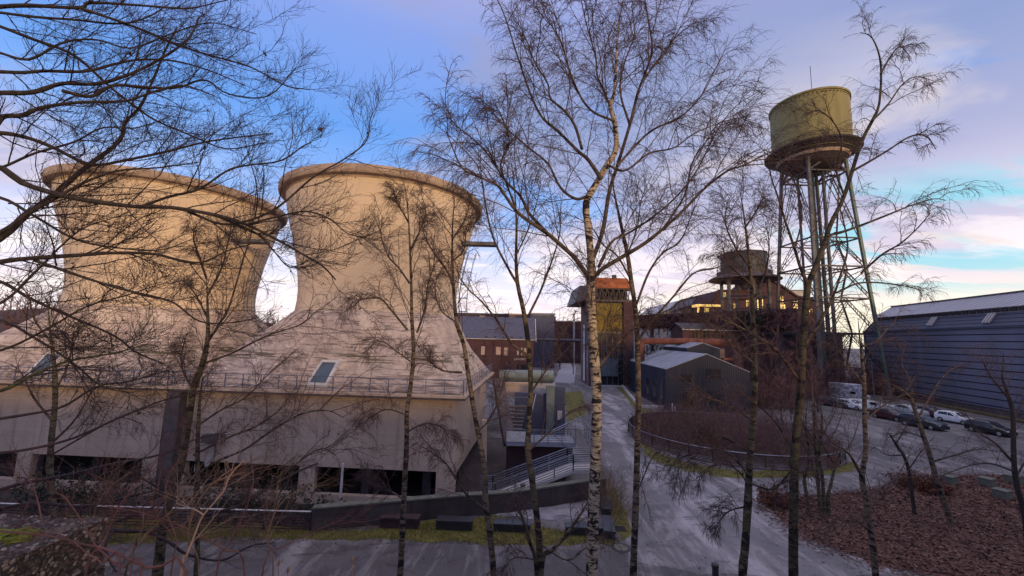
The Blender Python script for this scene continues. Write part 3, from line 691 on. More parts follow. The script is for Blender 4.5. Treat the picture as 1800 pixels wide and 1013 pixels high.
MB().lathe([(.36, .012), (.36, .018), (.48, .018), (.48, .012)], (p[0], p[1], 0), 28).build('frame', 'dark_steel', t)
p = onz(1090, 930); m = MB()
for k in range(6): m.box((p[0], p[1] - .3 + k * .11, .02), (.6, .05, .03))
tag(m.build('drain_grate', 'dark_steel'), 'small slotted drain grate in the grass beside the end on bench', 'drain grate')
# white post in the dark opening, fuse box and warning sign
p = onplane(601, 840, tw(0, .3, 0), FN); a = onplane(603, 815, tw(0, .3, 0), FN)
tag(MB().tube([(p[0], p[1], -1.9), (p[0], p[1], a[2])], .09, 8).build('drain_pipe', 'white_paint'), 'white pipe standing in the dark opening of the near tower', 'pipe')
for (x, y, w, h, lb) in ((345, 823, .22, .5, 'small white sign on the dark opening beside the twin birch stems'), (365, 812, .35, .6, 'pale grey cabinet beside the small white sign under the tower wall')):
    p = onplane(x, y, tw(0, .2, 0), FN); MBx = MB(); MBx.box(p, (w, .1, h), -.058)
    t = thing('sign' if w < .3 else 'cabinet', lb, 'sign' if w < .3 else 'cabinet', tuple(p))
    MBx.build('plate' if w < .3 else 'case', 'white_paint' if w < .3 else 'pale_panel', t, bevel=.01)
    mm = MB(); mm.bar((p[0], p[1] + .06, -1.9), (p[0], p[1] + .06, p[2] + h * .3), .06); mm.build('post', 'dark_steel', t)
    if w < .3:
        mm = MB(); mm.box(p + [0, -.056, -.1], (.12, .01, .1), -.058); mm.build('symbol', 'dark_steel', t)
# stone block under the viewpoint at left
r = random.Random(5); c0 = at(0, 950, 3.9)
t = thing('stone_block', 'rough exposed aggregate concrete block with moss at the lower left', 'stone block', (-4.6, 4.2, 7))
import bmesh
def rough_box(c, d, rz, mat, name, par, amp, seed, cuts=14):
    bm = bmesh.new(); bmesh.ops.create_cube(bm, size=1.0)
    bmesh.ops.subdivide_edges(bm, edges=bm.edges[:], cuts=cuts, use_grid_fill=True)
    rs = np.random.default_rng(seed); ph = rs.uniform(0, 6, 9)
    for v in bm.verts:
        n = v.co.copy(); n.normalize(); x, y, z = v.co
        w = sin(x * 9 + ph[0]) * sin(y * 8 + ph[1]) + .6 * sin(z * 17 + x * 11 + ph[2]) + rs.normal() * .6
        v.co = mathutils.Vector((x * d[0], y * d[1], z * d[2])) + n * w * amp
    me = bpy.data.meshes.new(name); bm.to_mesh(me); bm.free(); me.materials.append(MAT[mat])
    o = bpy.data.objects.new(name, me); COL.objects.link(o); o.parent = par
    o.location = mathutils.Vector(c) - mathutils.Vector(wloc(par)); o.rotation_euler.z = rz
    return o
t_block = [o for o in COL.objects if o.name == 'stone_block'][0]
pb = at(40, 1000, 3.0)
rough_box((-5.42, 4.20, 6.98), (2.2, .85, 1.95), -0.05, 'stone', 'block', t_block, 0.022, 3, 26)
for k in range(26):
    q = np.array([-4.98 + r.uniform(-.30, .30), 4.12 + r.uniform(-.08, .10), 7.955 + r.uniform(-.005, .012)])
    rough_box(q, (r.uniform(.08, .2), r.uniform(.05, .12), .05), r.uniform(0, 3), 'moss', 'moss', t_block, .012, k, 3)
tag(t_block)
# ---------------------------------------------------------------- gate tower of the old works
def local_box(mb, p0, ux, uy, a0, a1, b0, b1, z0, z1):
    q = [p0 + ux * a + uy * b for a, b in ((a0, b0), (a1, b0), (a1, b1), (a0, b1))]
    mb.slab([(v[0], v[1]) for v in q], z0, z1)
g0 = at(1036, 600, 88.0); g1 = at(1114, 600, 88.0); GW = g1[0] - g0[0]
gp = np.array([g0[0], 88.0]); ux = np.array([1, 0.0]); uy = np.array([0.0, 1.0]); uy = np.array([0.03, 1.0])
gzt = at(1075, 530, 88)[2]
t = thing('gate_tower', 'tall brick gate tower with a mirror glass front and rusty orange roof', 'gate tower', (gp[0] + GW / 2, 92, 0))
m = MB()
local_box(m, gp, ux, uy, 0, 1.6, 0, 1.2, 0, gzt); local_box(m, gp, ux, uy, GW - 2.1, GW, 0, 1.2, 0, gzt); m.build('pillar', 'dark_brick', t)
m = MB(); local_box(m, gp, ux, uy, 0.0, .6, 1.203, 13, 0, gzt); local_box(m, gp, ux, uy, GW - .6, GW, 1.203, 13, 0, gzt); local_box(m, gp, ux, uy, .6, GW - .6, 12.4, 13, 0, gzt)
m.build('wall', 'grey_brick', t)
m = MB(); zs = at(1075, 585, 88)[2]
local_box(m, gp, ux, uy, 1.6, GW - 2.1, .8, 1.0, zs, gzt - .3); go = m.build('glass_front', 'mirror_glass', t)
m = MB(); local_box(m, gp, ux, uy, 1.6, GW - 2.1, .8, 1.0, .1, zs - .003); m.build('dark_glazing', 'dark_glass', t)
m = MB()
for a in np.linspace(1.6, GW - 2.1, 6): local_box(m, gp, ux, uy, a - .05, a + .05, .68, .797, .1, zs + (.0))
for z in np.linspace(.3, zs, 5): local_box(m, gp, ux, uy, 1.6, GW - 2.1, .7, .79, z - .06, z + .06)
m.bar((gp[0] + 3.0, 88.6, zs - 2), (gp[0] + 5.5, 88.6, 4), .14)
m.build('glazing_bars', 'blue_rail', t)
m = MB(); local_box(m, gp, ux, uy, 2.3, GW - 3.4, .4, .66, 2.2, 5.8); m.build('entrance_box', 'blue_glass', t)
m = MB(); local_box(m, gp, ux, uy, 1.2, GW - 1.6, -.4, .66, 0, .25); m.build('threshold', 'pale_panel', t)
zr0 = at(1075, 507, 88)[2]; zr1 = at(1075, 490, 88)[2] + .55
# lattice gallery under the roof
m = MB(); n = 7
for b_ in (0.1, 3.0):
    for k in range(n):
        a0, a1 = .8 + (GW - .8) * k / n, .8 + (GW - .8) * (k + 1) / n
        P_ = lambda a, z: (gp[0] + a, 88 + b_, z)
        m.bar(P_(a0, gzt), P_((a0 + a1) / 2, zr0), .16); m.bar(P_((a0 + a1) / 2, zr0), P_(a1, gzt), .16)
    m.bar((gp[0], 88 + b_, gzt + .15), (gp[0] + GW, 88 + b_, gzt + .15), .4); m.bar((gp[0], 88 + b_, zr0 - .1), (gp[0] + GW, 88 + b_, zr0 - .1), .25)
m.build('lattice', 'dark_steel', t)
m = MB(); local_box(m, gp, ux, uy, 1.0, GW - .5, 3.3, 5, gzt, zr0); m.build('gallery_back', 'dark_interior', t)
m = MB(); xa, xb = gp[0] + 1.0, gp[0] + GW - .15
R_ = [(xa, 87.6, zr0), (xb, 87.6, zr0), (xb - .4, 90.5, zr1), (xa + .3, 90.5, zr1), (xa, 93.4, zr0), (xb, 93.4, zr0)]
m.poly(R_, [(0, 1, 2, 3), (3, 2, 5, 4), (0, 3, 4), (1, 5, 2), (0, 4, 5, 1)]); m.build('roof', 'orange_rust', t)
m = MB(); q1, q2, q3 = at(1009, 533, 89), at(1018, 503, 90), at(1044, 503, 88.2)
m.poly([(q1[0], 87.5, q1[2]), (xa + .9, 87.5, q1[2] + 1.4), (xa + .9, 88.6, q2[2]), (q2[0], 89.5, q2[2]), (q1[0], 101, q1[2]), (q2[0], 101, q2[2]), (xa + .9, 101, q2[2]), (xa + .9, 101, q1[2])],
       [(0, 1, 2, 3), (0, 3, 5, 4), (3, 2, 6, 5), (0, 4, 7, 1), (4, 5, 6, 7), (1, 7, 6, 2)]); m.build('shaded_side_roof', 'dark_steel', t)  # dark colour painted in for the unlit side of the rusty roof
m = MB(); m.box((xa + 5.2, 90.6, zr1 + .35), (.9, .8, .7)); m.build('roof_vent', 'dark_steel', t)
# banner and small upright lettering on the flank
m = MB(); zt_, zb_ = at(1026, 570, 91)[2], .6
m.slab([(gp[0] - .06, 93), (gp[0] - .02, 93), (gp[0] + .06, 95.6), (gp[0] + .02, 95.6)], zb_, zt_); m.build('banner', 'white_paint', t)
m = MB(); zz = at(1033, 645, 89)[2]
for k in range(12): m.box((gp[0] - .04, 90.1 + (k % 3) * .08, zz + k * .47), (.04, .5 - .12 * (k % 3), .3))
m.build('lettering', 'white_paint', t)
tag(go)
# ---------------------------------------------------------------- brick workshop with blue grey roof
def gable(name, label, cat, px0, px1, pe, pr, Yf, depth, wallmat, roofmat, wins, dirpx=None):
    a = at(px0, pe, Yf); b = at(px1, pe, Yf); ze = (a[2] + b[2]) / 2; zr = at((px0 + px1) / 2, pr, Yf + depth / 2)[2]
    t = thing(name, label, cat, ((a[0] + b[0]) / 2, Yf + depth / 2, 0))
    x0, x1 = a[0], b[0]; m = MB(); mid = Yf + depth / 2
    m.poly([(x0, Yf, 0), (x1, Yf, 0), (x1, Yf + depth, 0), (x0, Yf + depth, 0), (x0, Yf, ze), (x1, Yf, ze), (x1, Yf + depth, ze), (x0, Yf + depth, ze), (x0, mid, zr), (x1, mid, zr)],
           [(0, 1, 5, 4), (1, 2, 6, 9, 5), (2, 3, 7, 6), (3, 0, 4, 8, 7)]); m.build('wall', wallmat, t)
    m = MB(); e = .35
    for ya, s in ((Yf - e, 1), (Yf + depth + e, -1)):
        m.extr([(x0 - .3, ya, ze - .25), (x1 + .3, ya, ze - .25), (x1 + .3, mid, zr + .12), (x0 - .3, mid, zr + .12)][::s], (0, 0, .25))
    m.build('roof', roofmat, t)
    m = MB(); m.tube([(x0 - .3, Yf - .45, ze - .2), (x1 + .3, Yf - .45, ze - .2)], .1, 6); m.build('gutter', 'pale_panel', t)
    for (wx0, wy0, wx1, wy1, mt) in wins:
        p, q = at(wx0, wy0, Yf), at(wx1, wy1, Yf); m = MB()
        m.slab([(p[0], Yf - .02), (q[0], Yf - .02), (q[0], Yf - .06), (p[0], Yf - .06)], q[2], p[2]); wo = m.build('window', mt, t)
        m = MB(); m.slab([(p[0] - .15, Yf - .003), (q[0] + .15, Yf - .003), (q[0] + .15, Yf - .017), (p[0] - .15, Yf - .017)], q[2] - .2, p[2] + .2)
        m.slab([(p[0] - .2, Yf - .018), (q[0] + .2, Yf - .018), (q[0] + .2, Yf - .2), (p[0] - .2, Yf - .2)], q[2] - .35, q[2] - .21); m.build('sill', 'dark_brick', wo)
    return t, ze, zr
t, ze, zr = gable('brick_workshop', 'red brick workshop with a blue grey pitched roof and boarded windows', 'building', 806, 938, 595, 560, 100, 9, 'red_brick', 'slate_roof',
      [(846, 609, 855, 624, 'board_beige'), (872, 610, 880, 624, 'board_beige'), (883, 611, 892, 625, 'board_beige'), (909, 611, 918, 625, 'board_beige'), (921, 612, 927, 625, 'board_beige'),
       (884, 641, 890, 656, 'dark_glass'), (909, 641, 925, 656, 'dark_glass')])
m = MB()
for k in range(6):
    q = at(864 + k * 15 - 10, 627, 100); m.box((q[0], 99.9, (at(864, 600, 100)[2] + 3) / 2), (.5, .2, ze - 1.2))
m.build('brick_piers', 'dark_brick', t)
m = MB(); p, q = at(900, 626, 99.9), at(928, 629, 99.9); m.box(((p[0] + q[0]) / 2, 99.8, (p[2] + q[2]) / 2), (q[0] - p[0], .1, .55)); so_ = m.build('sign_board', 'dark_brick', t)
m = MB(); rr = random.Random(2); x = at(904.5, 632, 99)[0]; z0 = at(905, 633.2, 99.7)[2]
while x < at(925, 632, 99)[0]:
    w_ = rr.uniform(.14, .24)
    m.box((x, 99.66, z0 + .25), (.07, .05, .5)); m.box((x + w_ * .5, 99.66, z0 + rr.choice([.05, .25, .46])), (w_, .05, .07)); x += w_ + .12
m.build('sign_lettering', 'white_paint', so_)
m = MB(); p = at(941, 562, 99); m.extr([(p[0] + .25, 99.6, ze - .2), (p[0] + .25, 104.5, zr + .2), (p[0] + .25, 104.5, zr - .15), (p[0] + .25, 99.6, ze - .6)], (.12, 0, 0)); m.build('verge', 'white_paint', t)
# flat roofed ranges behind
def flat(name, label, x0, x1, y0, Yf, depth, wm, rm, wins=(), cat='building', z_bottom=0.0):
    a, b = at(x0, y0, Yf), at(x1, y0, Yf); z = a[2]
    t = thing(name, label, cat, ((a[0] + b[0]) / 2, Yf + depth / 2, 0))
    m = MB(); m.slab([(a[0], Yf), (b[0], Yf), (b[0], Yf + depth), (a[0], Yf + depth)], z_bottom, z - .5); m.build('wall', wm, t)
    m = MB(); m.slab([(a[0] - .3, Yf - .3), (b[0] + .3, Yf - .3), (b[0] + .3, Yf + depth + .3), (a[0] - .3, Yf + depth + .3)], z - .497, z); m.build('roof', rm, t)
    for (wx0, wy0, wx1, wy1, mt) in wins:
        p, q = at(wx0, wy0, Yf), at(wx1, wy1, Yf); m = MB(); m.slab([(p[0], Yf - .01), (q[0], Yf - .01), (q[0], Yf - .08), (p[0], Yf - .08)], q[2], p[2]); m.build('window', mt, t)
    return t
flat('long_brick_range', 'long dark brick range with a flat roof behind the blue roofed workshop', 700, 893, 547, 128, 12, 'dark_brick', 'slate_roof',
     [(843, 555, 854, 562, 'board_beige'), (822, 554, 830, 562, 'dark_glass'), (870, 555, 878, 562, 'dark_glass')])
flat('pale_roofed_shed', 'low shed with a pinkish flat roof between the brick range and the small grey block', 888, 934, 551, 150, 14, 'grey_brick', 'board_beige')
flat('grey_block', 'small blue grey flat block on the skyline left of the gate tower', 933, 975, 550, 140, 10, 'slate_roof', 'grey_roof', [(938, 553, 970, 556, 'blue_glass')])
flat('distant_brick_range', 'far brick range with thin chimneys just left of the gate tower', 955, 1040, 563, 170, 10, 'red_brick', 'pale_panel')
for x, lb in ((973, 'squat red brick chimney stack on the skyline beside the grey block'), (1009, 'thin pale chimney on the far brick range beside the gate tower')):
    p = at(x, 560, 168); w_ = 1.6 if x < 1000 else .7
    t = thing('chimney', lb, 'chimney', (p[0], 168, 0)); top = at(x, 553 if x > 1000 else 558, 168)[2]
    MB().box((p[0], 168, top / 2), (w_, w_, top)).build('stack', 'red_brick' if x < 1000 else 'pale_panel', t); MB().box((p[0], 168, top + .15), (w_ + .3, w_ + .3, .3)).build('cap', 'dark_brick', t)
flat('footbridge', 'thin dark footbridge across behind the path left of the gate tower', 938, 1018, 594, 110, 2.5, 'dark_steel', 'grey_roof', (), 'bridge', at(980, 601, 110)[2])
# ---------------------------------------------------------------- brick hall, glass hall and raised bridge on the right
t = thing('brick_hall', 'tall brick hall with a stepped gable and golden windows behind the small tank', 'building', (60, 112, 0))
Yb = 112.0
pk = [(1252, 530), (1262, 512), (1318, 512), (1338, 494), (1352, 492), (1372, 503), (1400, 522), (1440, 530), (1440, 640), (1252, 640)]
pts = [at(x, y, Yb) for x, y in pk]
for i in (-1, -2): pts[i] = np.array([pts[i][0], pts[i][1], 0.0])
m = MB(); m.extr(pts, (0, 14, 0)); m.build('wall', 'red_brick', t)
m = MB()
for a, b in zip(pts[:7], pts[1:8]): m.bar(a + [0, -.25, .15], b + [0, -.25, .15], .5)
m.build('coping', 'dark_brick', t)
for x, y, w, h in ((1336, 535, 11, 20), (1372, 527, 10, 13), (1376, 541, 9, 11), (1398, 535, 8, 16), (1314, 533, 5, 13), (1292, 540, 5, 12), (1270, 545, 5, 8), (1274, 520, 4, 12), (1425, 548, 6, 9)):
    p, q = at(x - w / 2, y - h / 2, Yb), at(x + w / 2, y + h / 2, Yb); m = MB(); m.slab([(p[0], Yb - .02), (q[0], Yb - .02), (q[0], Yb - .08), (p[0], Yb - .08)], q[2], p[2]); wo = m.build('window', 'painted_sun_gold', t)
    m = MB()
    for fx in (.33, .66): m.box((p[0] + (q[0] - p[0]) * fx, Yb - .12, (p[2] + q[2]) / 2), (.12, .06, p[2] - q[2]))
    for fz in (.3, .6): m.box(((p[0] + q[0]) / 2, Yb - .12, q[2] + (p[2] - q[2]) * fz), (q[0] - p[0], .05, .12))
    m.build('glazing_bars', 'dark_steel', wo)
t = thing('annex', 'small red brick annex with a painted gold gleam on its cornice and one window', 'building', (56, 106, 0))
p, q = at(1225, 535, 106), at(1266, 535, 106)
m = MB(); m.slab([(p[0] + .6, 106), (q[0], 106), (q[0], 109), (p[0] + .6, 109)], 0, p[2] - .6); m.build('wall', 'red_brick', t)
m = MB(); m.slab([(p[0], 105.7), (q[0], 105.7), (q[0], 109), (p[0], 109)], p[2] - .597, p[2]); m.slab([(p[0], 105.7), (p[0] + .5, 105.7), (p[0] + .5, 105.9), (p[0], 105.9)], p[2] - 3.4, p[2] - .6); m.build('cornice', 'painted_sun_gold', t)  # no lamp here; the gold gleam is put in as emission
p, q = at(1238, 541, 106), at(1246, 551, 106); m = MB(); m.slab([(p[0], 105.9), (q[0], 105.9), (q[0], 105.97), (p[0], 105.97)], q[2], p[2]); m.build('window', 'painted_sun_gold', t)
t = thing('glass_hall', 'long pale hall with a glazed sloping roof rising behind the brick annex', 'building', (58, 125, 0))
Yg = 125.0; gl = [at(1150, 556, Yg), at(1178, 545, Yg), at(1196, 529, Yg), at(1266, 512, Yg), at(1420, 512, Yg), at(1420, 600, Yg), at(1150, 600, Yg)]
gl[5][2] = gl[6][2] = 0
m = MB(); m.extr(gl, (0, 30, 0)); m.build('wall', 'pale_panel', t)
m = MB(); 
for a, b in ((0, 1), (1, 2), (2, 3), (3, 4)): m.bar(gl[a] + [0, -.2, .2], gl[b] + [0, -.2, .2], .35)
a, b = at(1178, 549, Yg - .2), at(1266, 524, Yg - .2); m.bar(a, b, .4)
for k in range(8):
    x = 1158 + k * 14; y = np.interp(x, [1150, 1178, 1196, 1266], [556, 545, 529, 512]); p = at(x, y, Yg - .2); m.bar(p, (p[0], p[1], 12), .22)
m.build('frame', 'tower_steel', t)
m = MB(); a0, b0, c0 = at(1180, 546, Yg - .4), at(1197, 531, Yg - .4), at(1265, 513.5, Yg - .4); d0 = at(1265, 522, Yg - .4)
m.poly([a0, b0, c0, d0], [(0, 1, 2, 3)]); m.build('glazing', 'skylight_ribs', t)
# overgrown raised bridge
va, vb = at(1118, 558, 101), at(1400, 540, 70); vt = (va[2] + vb[2]) / 2
t = thing('raised_bridge', 'dark raised conveyor bridge overgrown with bare creeper between gate tower and water tower', 'bridge', ((va[0] + vb[0]) / 2, (va[1] + vb[1]) / 2, 0))
d = (vb - va); d[2] = 0; Lb = np.linalg.norm(d); d /= Lb; nn = np.array([-d[1], d[0], 0])
base_a = np.array([va[0], va[1], 0]); m = MB(); 
m.extr([base_a + [0, 0, vt - 3.1], base_a + [0, 0, vt - .15], base_a + nn * 3 + [0, 0, vt - .15], base_a + nn * 3 + [0, 0, vt - 3.1]], d * Lb); m.build('box', 'dark_brick', t)
m = MB()
for k in range(18):
    q = base_a + d * Lb * k / 18 - nn * .12; q2 = base_a + d * Lb * (k + 1) / 18 - nn * .12
    m.bar(q + [0, 0, vt - 3.1], q2 + [0, 0, vt - .2], .18); m.bar(q + [0, 0, vt - 3.1], q + [0, 0, vt - .2], .18)
m.bar(base_a - nn * .12 + [0, 0, vt], base_a + d * Lb - nn * .12 + [0, 0, vt], .3); m.bar(base_a - nn * .12 + [0, 0, vt - 3.1], base_a + d * Lb - nn * .12 + [0, 0, vt - 3.1], .3)
m.build('lattice', 'dark_steel', t)
for k in range(5):
    q = base_a + d * Lb * (k + .5) / 5 + nn * 1.5; MB().box((q[0], q[1], (vt - 3.1) / 2), (.7, .7, vt - 3.1)).build('pier', 'dark_steel', t)
BRIDGE = (base_a, d, nn, Lb, vt, t)
# low brick wing under the bridge
t, ze, zr = gable('brick_wing', 'low red brick wing with tall pale framed windows under the raised bridge', 'building', 1200, 1300, 579, 572, 80, 6, 'red_brick', 'dark_steel',
     [(1217, 581, 1226, 594, 'window_dark'), (1236, 580, 1248, 596, 'window_dark'), (1262, 584, 1270, 596, 'window_dark'), (1275, 585, 1288, 596, 'window_dark')])
m = MB()
for x0, x1 in ((1216, 1227), (1235, 1249), (1261, 1271)):
    for x in (x0, (x0 + x1) / 2, x1): p = at(x, 588, 79.9); m.box((p[0], 79.9, p[2]), (.16, .08, 1.9))
m.build('window_frames', 'dry_bank', t)
flat('brick_outbuilding', 'low dark red outbuilding behind the bare trees right of the brick wing', 1330, 1480, 585, 92, 8, 'dark_brick', 'dark_steel', [(1360, 600, 1366, 618, 'dark_glass'), (1400, 598, 1406, 616, 'dark_glass')])
# rusty pipe over the black house
t = thing('rusty_pipe', 'rusty red pipe carried on a post above the black clad house', 'pipe', tuple(at(1190, 600, 74)))
m = MB(); a, b = at(1127, 599, 76), at(1284, 602, 71); r0 = .62
m.tube([at(1127, 640, 76), at(1127, 606, 76), at(1129, 601, 76), at(1135, 599.5, 75.8), b], r0, 14); m.build('pipe_run', 'rust', t, True)
p = at(1268, 605, 71.3); MB().box((p[0], p[1] + .2, p[2] / 2 - .4), (.9, .9, p[2] - .8)).build('post', 'dark_concrete', t); MB().box((p[0] + .8, p[1] - .1, p[2] - 2.6), (1.9, 1.2, .35)).build('bracket', 'rust', t)
# ---------------------------------------------------------------- black clad house
def prism_house(t, C, D, depth_dir, L, ze, zp, wall, roof):
    C, D = np.array(C, float), np.array(D, float); dd = np.array(depth_dir, float) * L; mid = (C + D) / 2
    P = [C, D, D + dd, C + dd]; m = MB()
    V = [(p[0], p[1], 0) for p in P] + [(p[0], p[1], ze) for p in P] + [(mid[0], mid[1], zp), (mid[0] + dd[0], mid[1] + dd[1], zp)]
    m.poly(V, [(0, 1, 5, 8, 4), (1, 2, 6, 5), (2, 3, 7, 9, 6), (3, 0, 4, 7)]); m.build('wall', wall, t)
    m = MB(); 
    m.extr([V[4], V[8], V[9], V[7]], (0, 0, .1)); m.extr([V[8], V[5], V[6], V[9]], (0, 0, .1)); m.build('roof', roof, t)
C_, D_ = onz(1172, 722)[:2], onz(1322, 729)[:2]
BL = at(1106, 632, 84)[:2]; dd = (BL - C_); Ld = np.linalg.norm(dd); dd /= Ld
t = thing('black_house', 'modern black clad house with a pale folded roof beside the path', 'house', ((C_ + D_).tolist()[0] / 2, (C_ + D_).tolist()[1] / 2, 0))
prism_house(t, C_, D_, dd, Ld, 5.9, 8.3, 'black_cladding', 'grey_roof')
C2, D2 = at(1208, 611, 67)[:2], at(1265, 614, 66)[:2]
prism_house(t, C2, D2, dd, 13, 9.0, 9.9, 'black_cladding', 'grey_roof')
fd = (D_ - C_) / np.linalg.norm(D_ - C_); fnv = np.array([fd[1], -fd[0]])
def hwin(x0, y0, x1, y1, mat='dark_glass', name='window', o_=.03):
    p = onplane(x0, y0, (*C_, 0), (*fnv, 0)); q = onplane(x1, y1, (*C_, 0), (*fnv, 0)); p[2], q[2] = max(p[2], .08), max(q[2], .08); m = MB()
    n3 = np.array([*fnv, 0]); m.poly([p + n3 * o_, np.array([q[0], q[1], p[2]]) + n3 * o_, q + n3 * o_, np.array([p[0], p[1], q[2]]) + n3 * o_, p, np.array([q[0], q[1], p[2]]), q, np.array([p[0], p[1], q[2]])],
        [(0, 3, 2, 1), (0, 1, 5, 4), (1, 2, 6, 5), (2, 3, 7, 6), (3, 0, 4, 7)]); return m.build(name, mat, t)
hwin(1198, 658, 1217, 672); hwin(1240, 648, 1268, 666); hwin(1240, 688, 1254, 722, 'dark_glass', 'door'); hwin(1256, 688, 1268, 722, 'dark_glass', 'door'); hwin(1200, 690, 1219, 715)
for f_ in (.06, .22, .38):
    p = np.append(C_ + dd * Ld * f_, 0); q = p + np.append(dd * 1.5, 0); ln = np.array([-dd[1], dd[0], 0]); ln = ln if np.dot(ln, -p) > 0 else -ln
    m = MB(); m.extr([p + [0, 0, .9], q + [0, 0, .9], q + [0, 0, 3.6], p + [0, 0, 3.6]], ln * .04); m.build('window', 'dark_glass', t)
t = thing('steps', 'flight of dark steps with a pale kerb between the path and the black house', 'steps', (19, 66, 0))
m = MB(); pa, pb = onz(1108, 680), onz(1160, 716)
for k in range(5):
    o_ = np.array([k * .5, 0, 0]); m.poly([pa + o_ + [0, 0, .12 * (k + 1)], pb + o_ + [0, 0, .12 * (k + 1)], pb + o_ + [.5, 0, .12 * (k + 1)], pa + o_ + [.5, 0, .12 * (k + 1)], pa + o_, pb + o_], [(0, 1, 2, 3), (0, 4, 5, 1)])
m.build('treads', 'dark_concrete', t)
m = MB(); pa, pb, pc = onz(1092, 678), onz(1124, 717), onz(1175, 719); m.bar(pa + [0, 0, .2], pb + [0, 0, .2], .35, .45); m.bar(pb + [0, 0, .2], pc + [0, 0, .2], .35, .45); m.build('kerb', 'pale_panel', t)
for x, y, h, lb in ((1182, 727, 1.35, 'taller slim white post by the black house, left of a pair'), (1187, 729, 1.1, 'slim white post by the black house, right of a pair'), (1199, 730, .5, 'short white post right of the pair by the black house')):
    p = onz(x, y); tag(MB().tube([p, p + [0, 0, h]], .07, 6).build('marker_post', 'white_paint'), lb, 'post')
# ---------------------------------------------------------------- long blue hall
h1 = onz(1800, 738)[:2]; h2 = h1 + np.array([.243, 1.0]) * 20
hd = (h2 - h1); hL = np.linalg.norm(hd); hd /= hL; hn = np.array([hd[1], -hd[0]])        # hn points away from the viewer
hn = hn if np.dot(hn, h1) > 0 else -hn
s0, s1_ = h1 - hd * 30, h1 + hd * 36
t = thing('long_hall', 'long blue grey panelled hall with a ribbed skylight roof on the right', 'building', (*((s0 + s1_) / 2), 0))
ztop = at(1800, 576, h1[1])[2]
def strip(o0, z0, o1, z1, name, mat):
    m = MB(); a, b = s0 + hn * o0, s1_ + hn * o0; c, d_ = s1_ + hn * o1, s0 + hn * o1
    m.quad((a[0], a[1], z0), (b[0], b[1], z0), (c[0], c[1], z1), (d_[0], d_[1], z1)); return m.build(name, mat, t)
def zat(py, o): p = h1 + hn * o; r_ = onplane(1800, py, (*(h1 + hn * o), 0), (*hn, 0)); return r_[2]
m = MB(); q = [s0, s1_, s1_ + hn * .5, s0 + hn * .5]; m.slab(q, 0.9, ztop); m.build('wall', 'hall_panels', t)
m = MB(); q = [s0 - hn * .0 + hn * .1, s1_ + hn * .1, s1_ + hn * 30, s0 + hn * 30]; m.slab(q, 0, .9); m.build('plinth', 'dark_concrete', t)
z2, z3, z4 = zat(547, 2.2), zat(537.5, 2.3), zat(513, 6)
strip(.5, ztop, 2.2, z2, 'lower_roof', 'hall_roof_panels'); strip(2.2, z2, 2.2, z3, 'clerestory', 'pale_panel')
strip(1.9, z3 + .02, 6, z4, 'skylight', 'skylight_ribs'); strip(6, z4, 20, ztop, 'rear_roof', 'grey_roof')
m = MB(); a, b = s0 + hn * 6, s1_ + hn * 6; m.bar((a[0], a[1], z4 + .1), (b[0], b[1], z4 + .1), .3); m.build('ridge', 'tower_steel', t)
m = MB(); n = 46
for k in range(n):
    a = s0 + (s1_ - s0) * k / n + hn * 2.05; b = a + hd * 1.2; m.slab([a, b, b + hn * .1, a + hn * .1], z2 + .12, z3 - .1)
m.build('clerestory_windows', 'dark_steel', t)
for k, s_ in enumerate((.40, .53, .71)):
    a = s0 + (s1_ - s0) * s_; m = MB(); 
    for j in range(3): p, q = a + hd * j * .5 + hn * .9, a + hd * j * .5 + hn * 2.0; f0, f1 = .4 / 1.7, 1.5 / 1.7; m.bar((p[0], p[1], ztop + (z2 - ztop) * f0 + .3), (q[0], q[1], ztop + (z2 - ztop) * f1 + .3), .25)
    m.build('roof_ladder', 'pale_panel', t)
m = MB(); m.extr([(*s1_, 0), (*s1_, ztop), (*(s1_ + hn * 2.2), z2), (*(s1_ + hn * 2.2), z3), (*(s1_ + hn * 6), z4), (*(s1_ + hn * 20), ztop), (*(s1_ + hn * 20), 0)], (hd[0] * .2, hd[1] * .2, 0)); m.build('end_wall', 'hall_ribs', t)
m = MB(); a, b = s0 - hn * .14, s1_ - hn * .14; m.bar((a[0], a[1], ztop + .05), (b[0], b[1], ztop + .05), .28, .2); m.build('gutter', 'slate_roof', t)
m = MB(); q = [s0 - hn * 3.2, s1_ - hn * 3.2, s1_ - hn * 2.9, s0 - hn * 2.9]; m.slab(q, 0, .35); tag(m.build('kerb', 'dry_bank'), 'pale kerb between the car park and the long blue hall', 'kerb')
sheet('grass', [s0 - hn * 2.88, s1_ - hn * 2.88, s1_ - hn * .02, s0 - hn * .02], .02, 'dry_bank', 31, 0, 1, kind='stuff', label='strip of dead grass along the foot of the long blue hall', cat='grass')
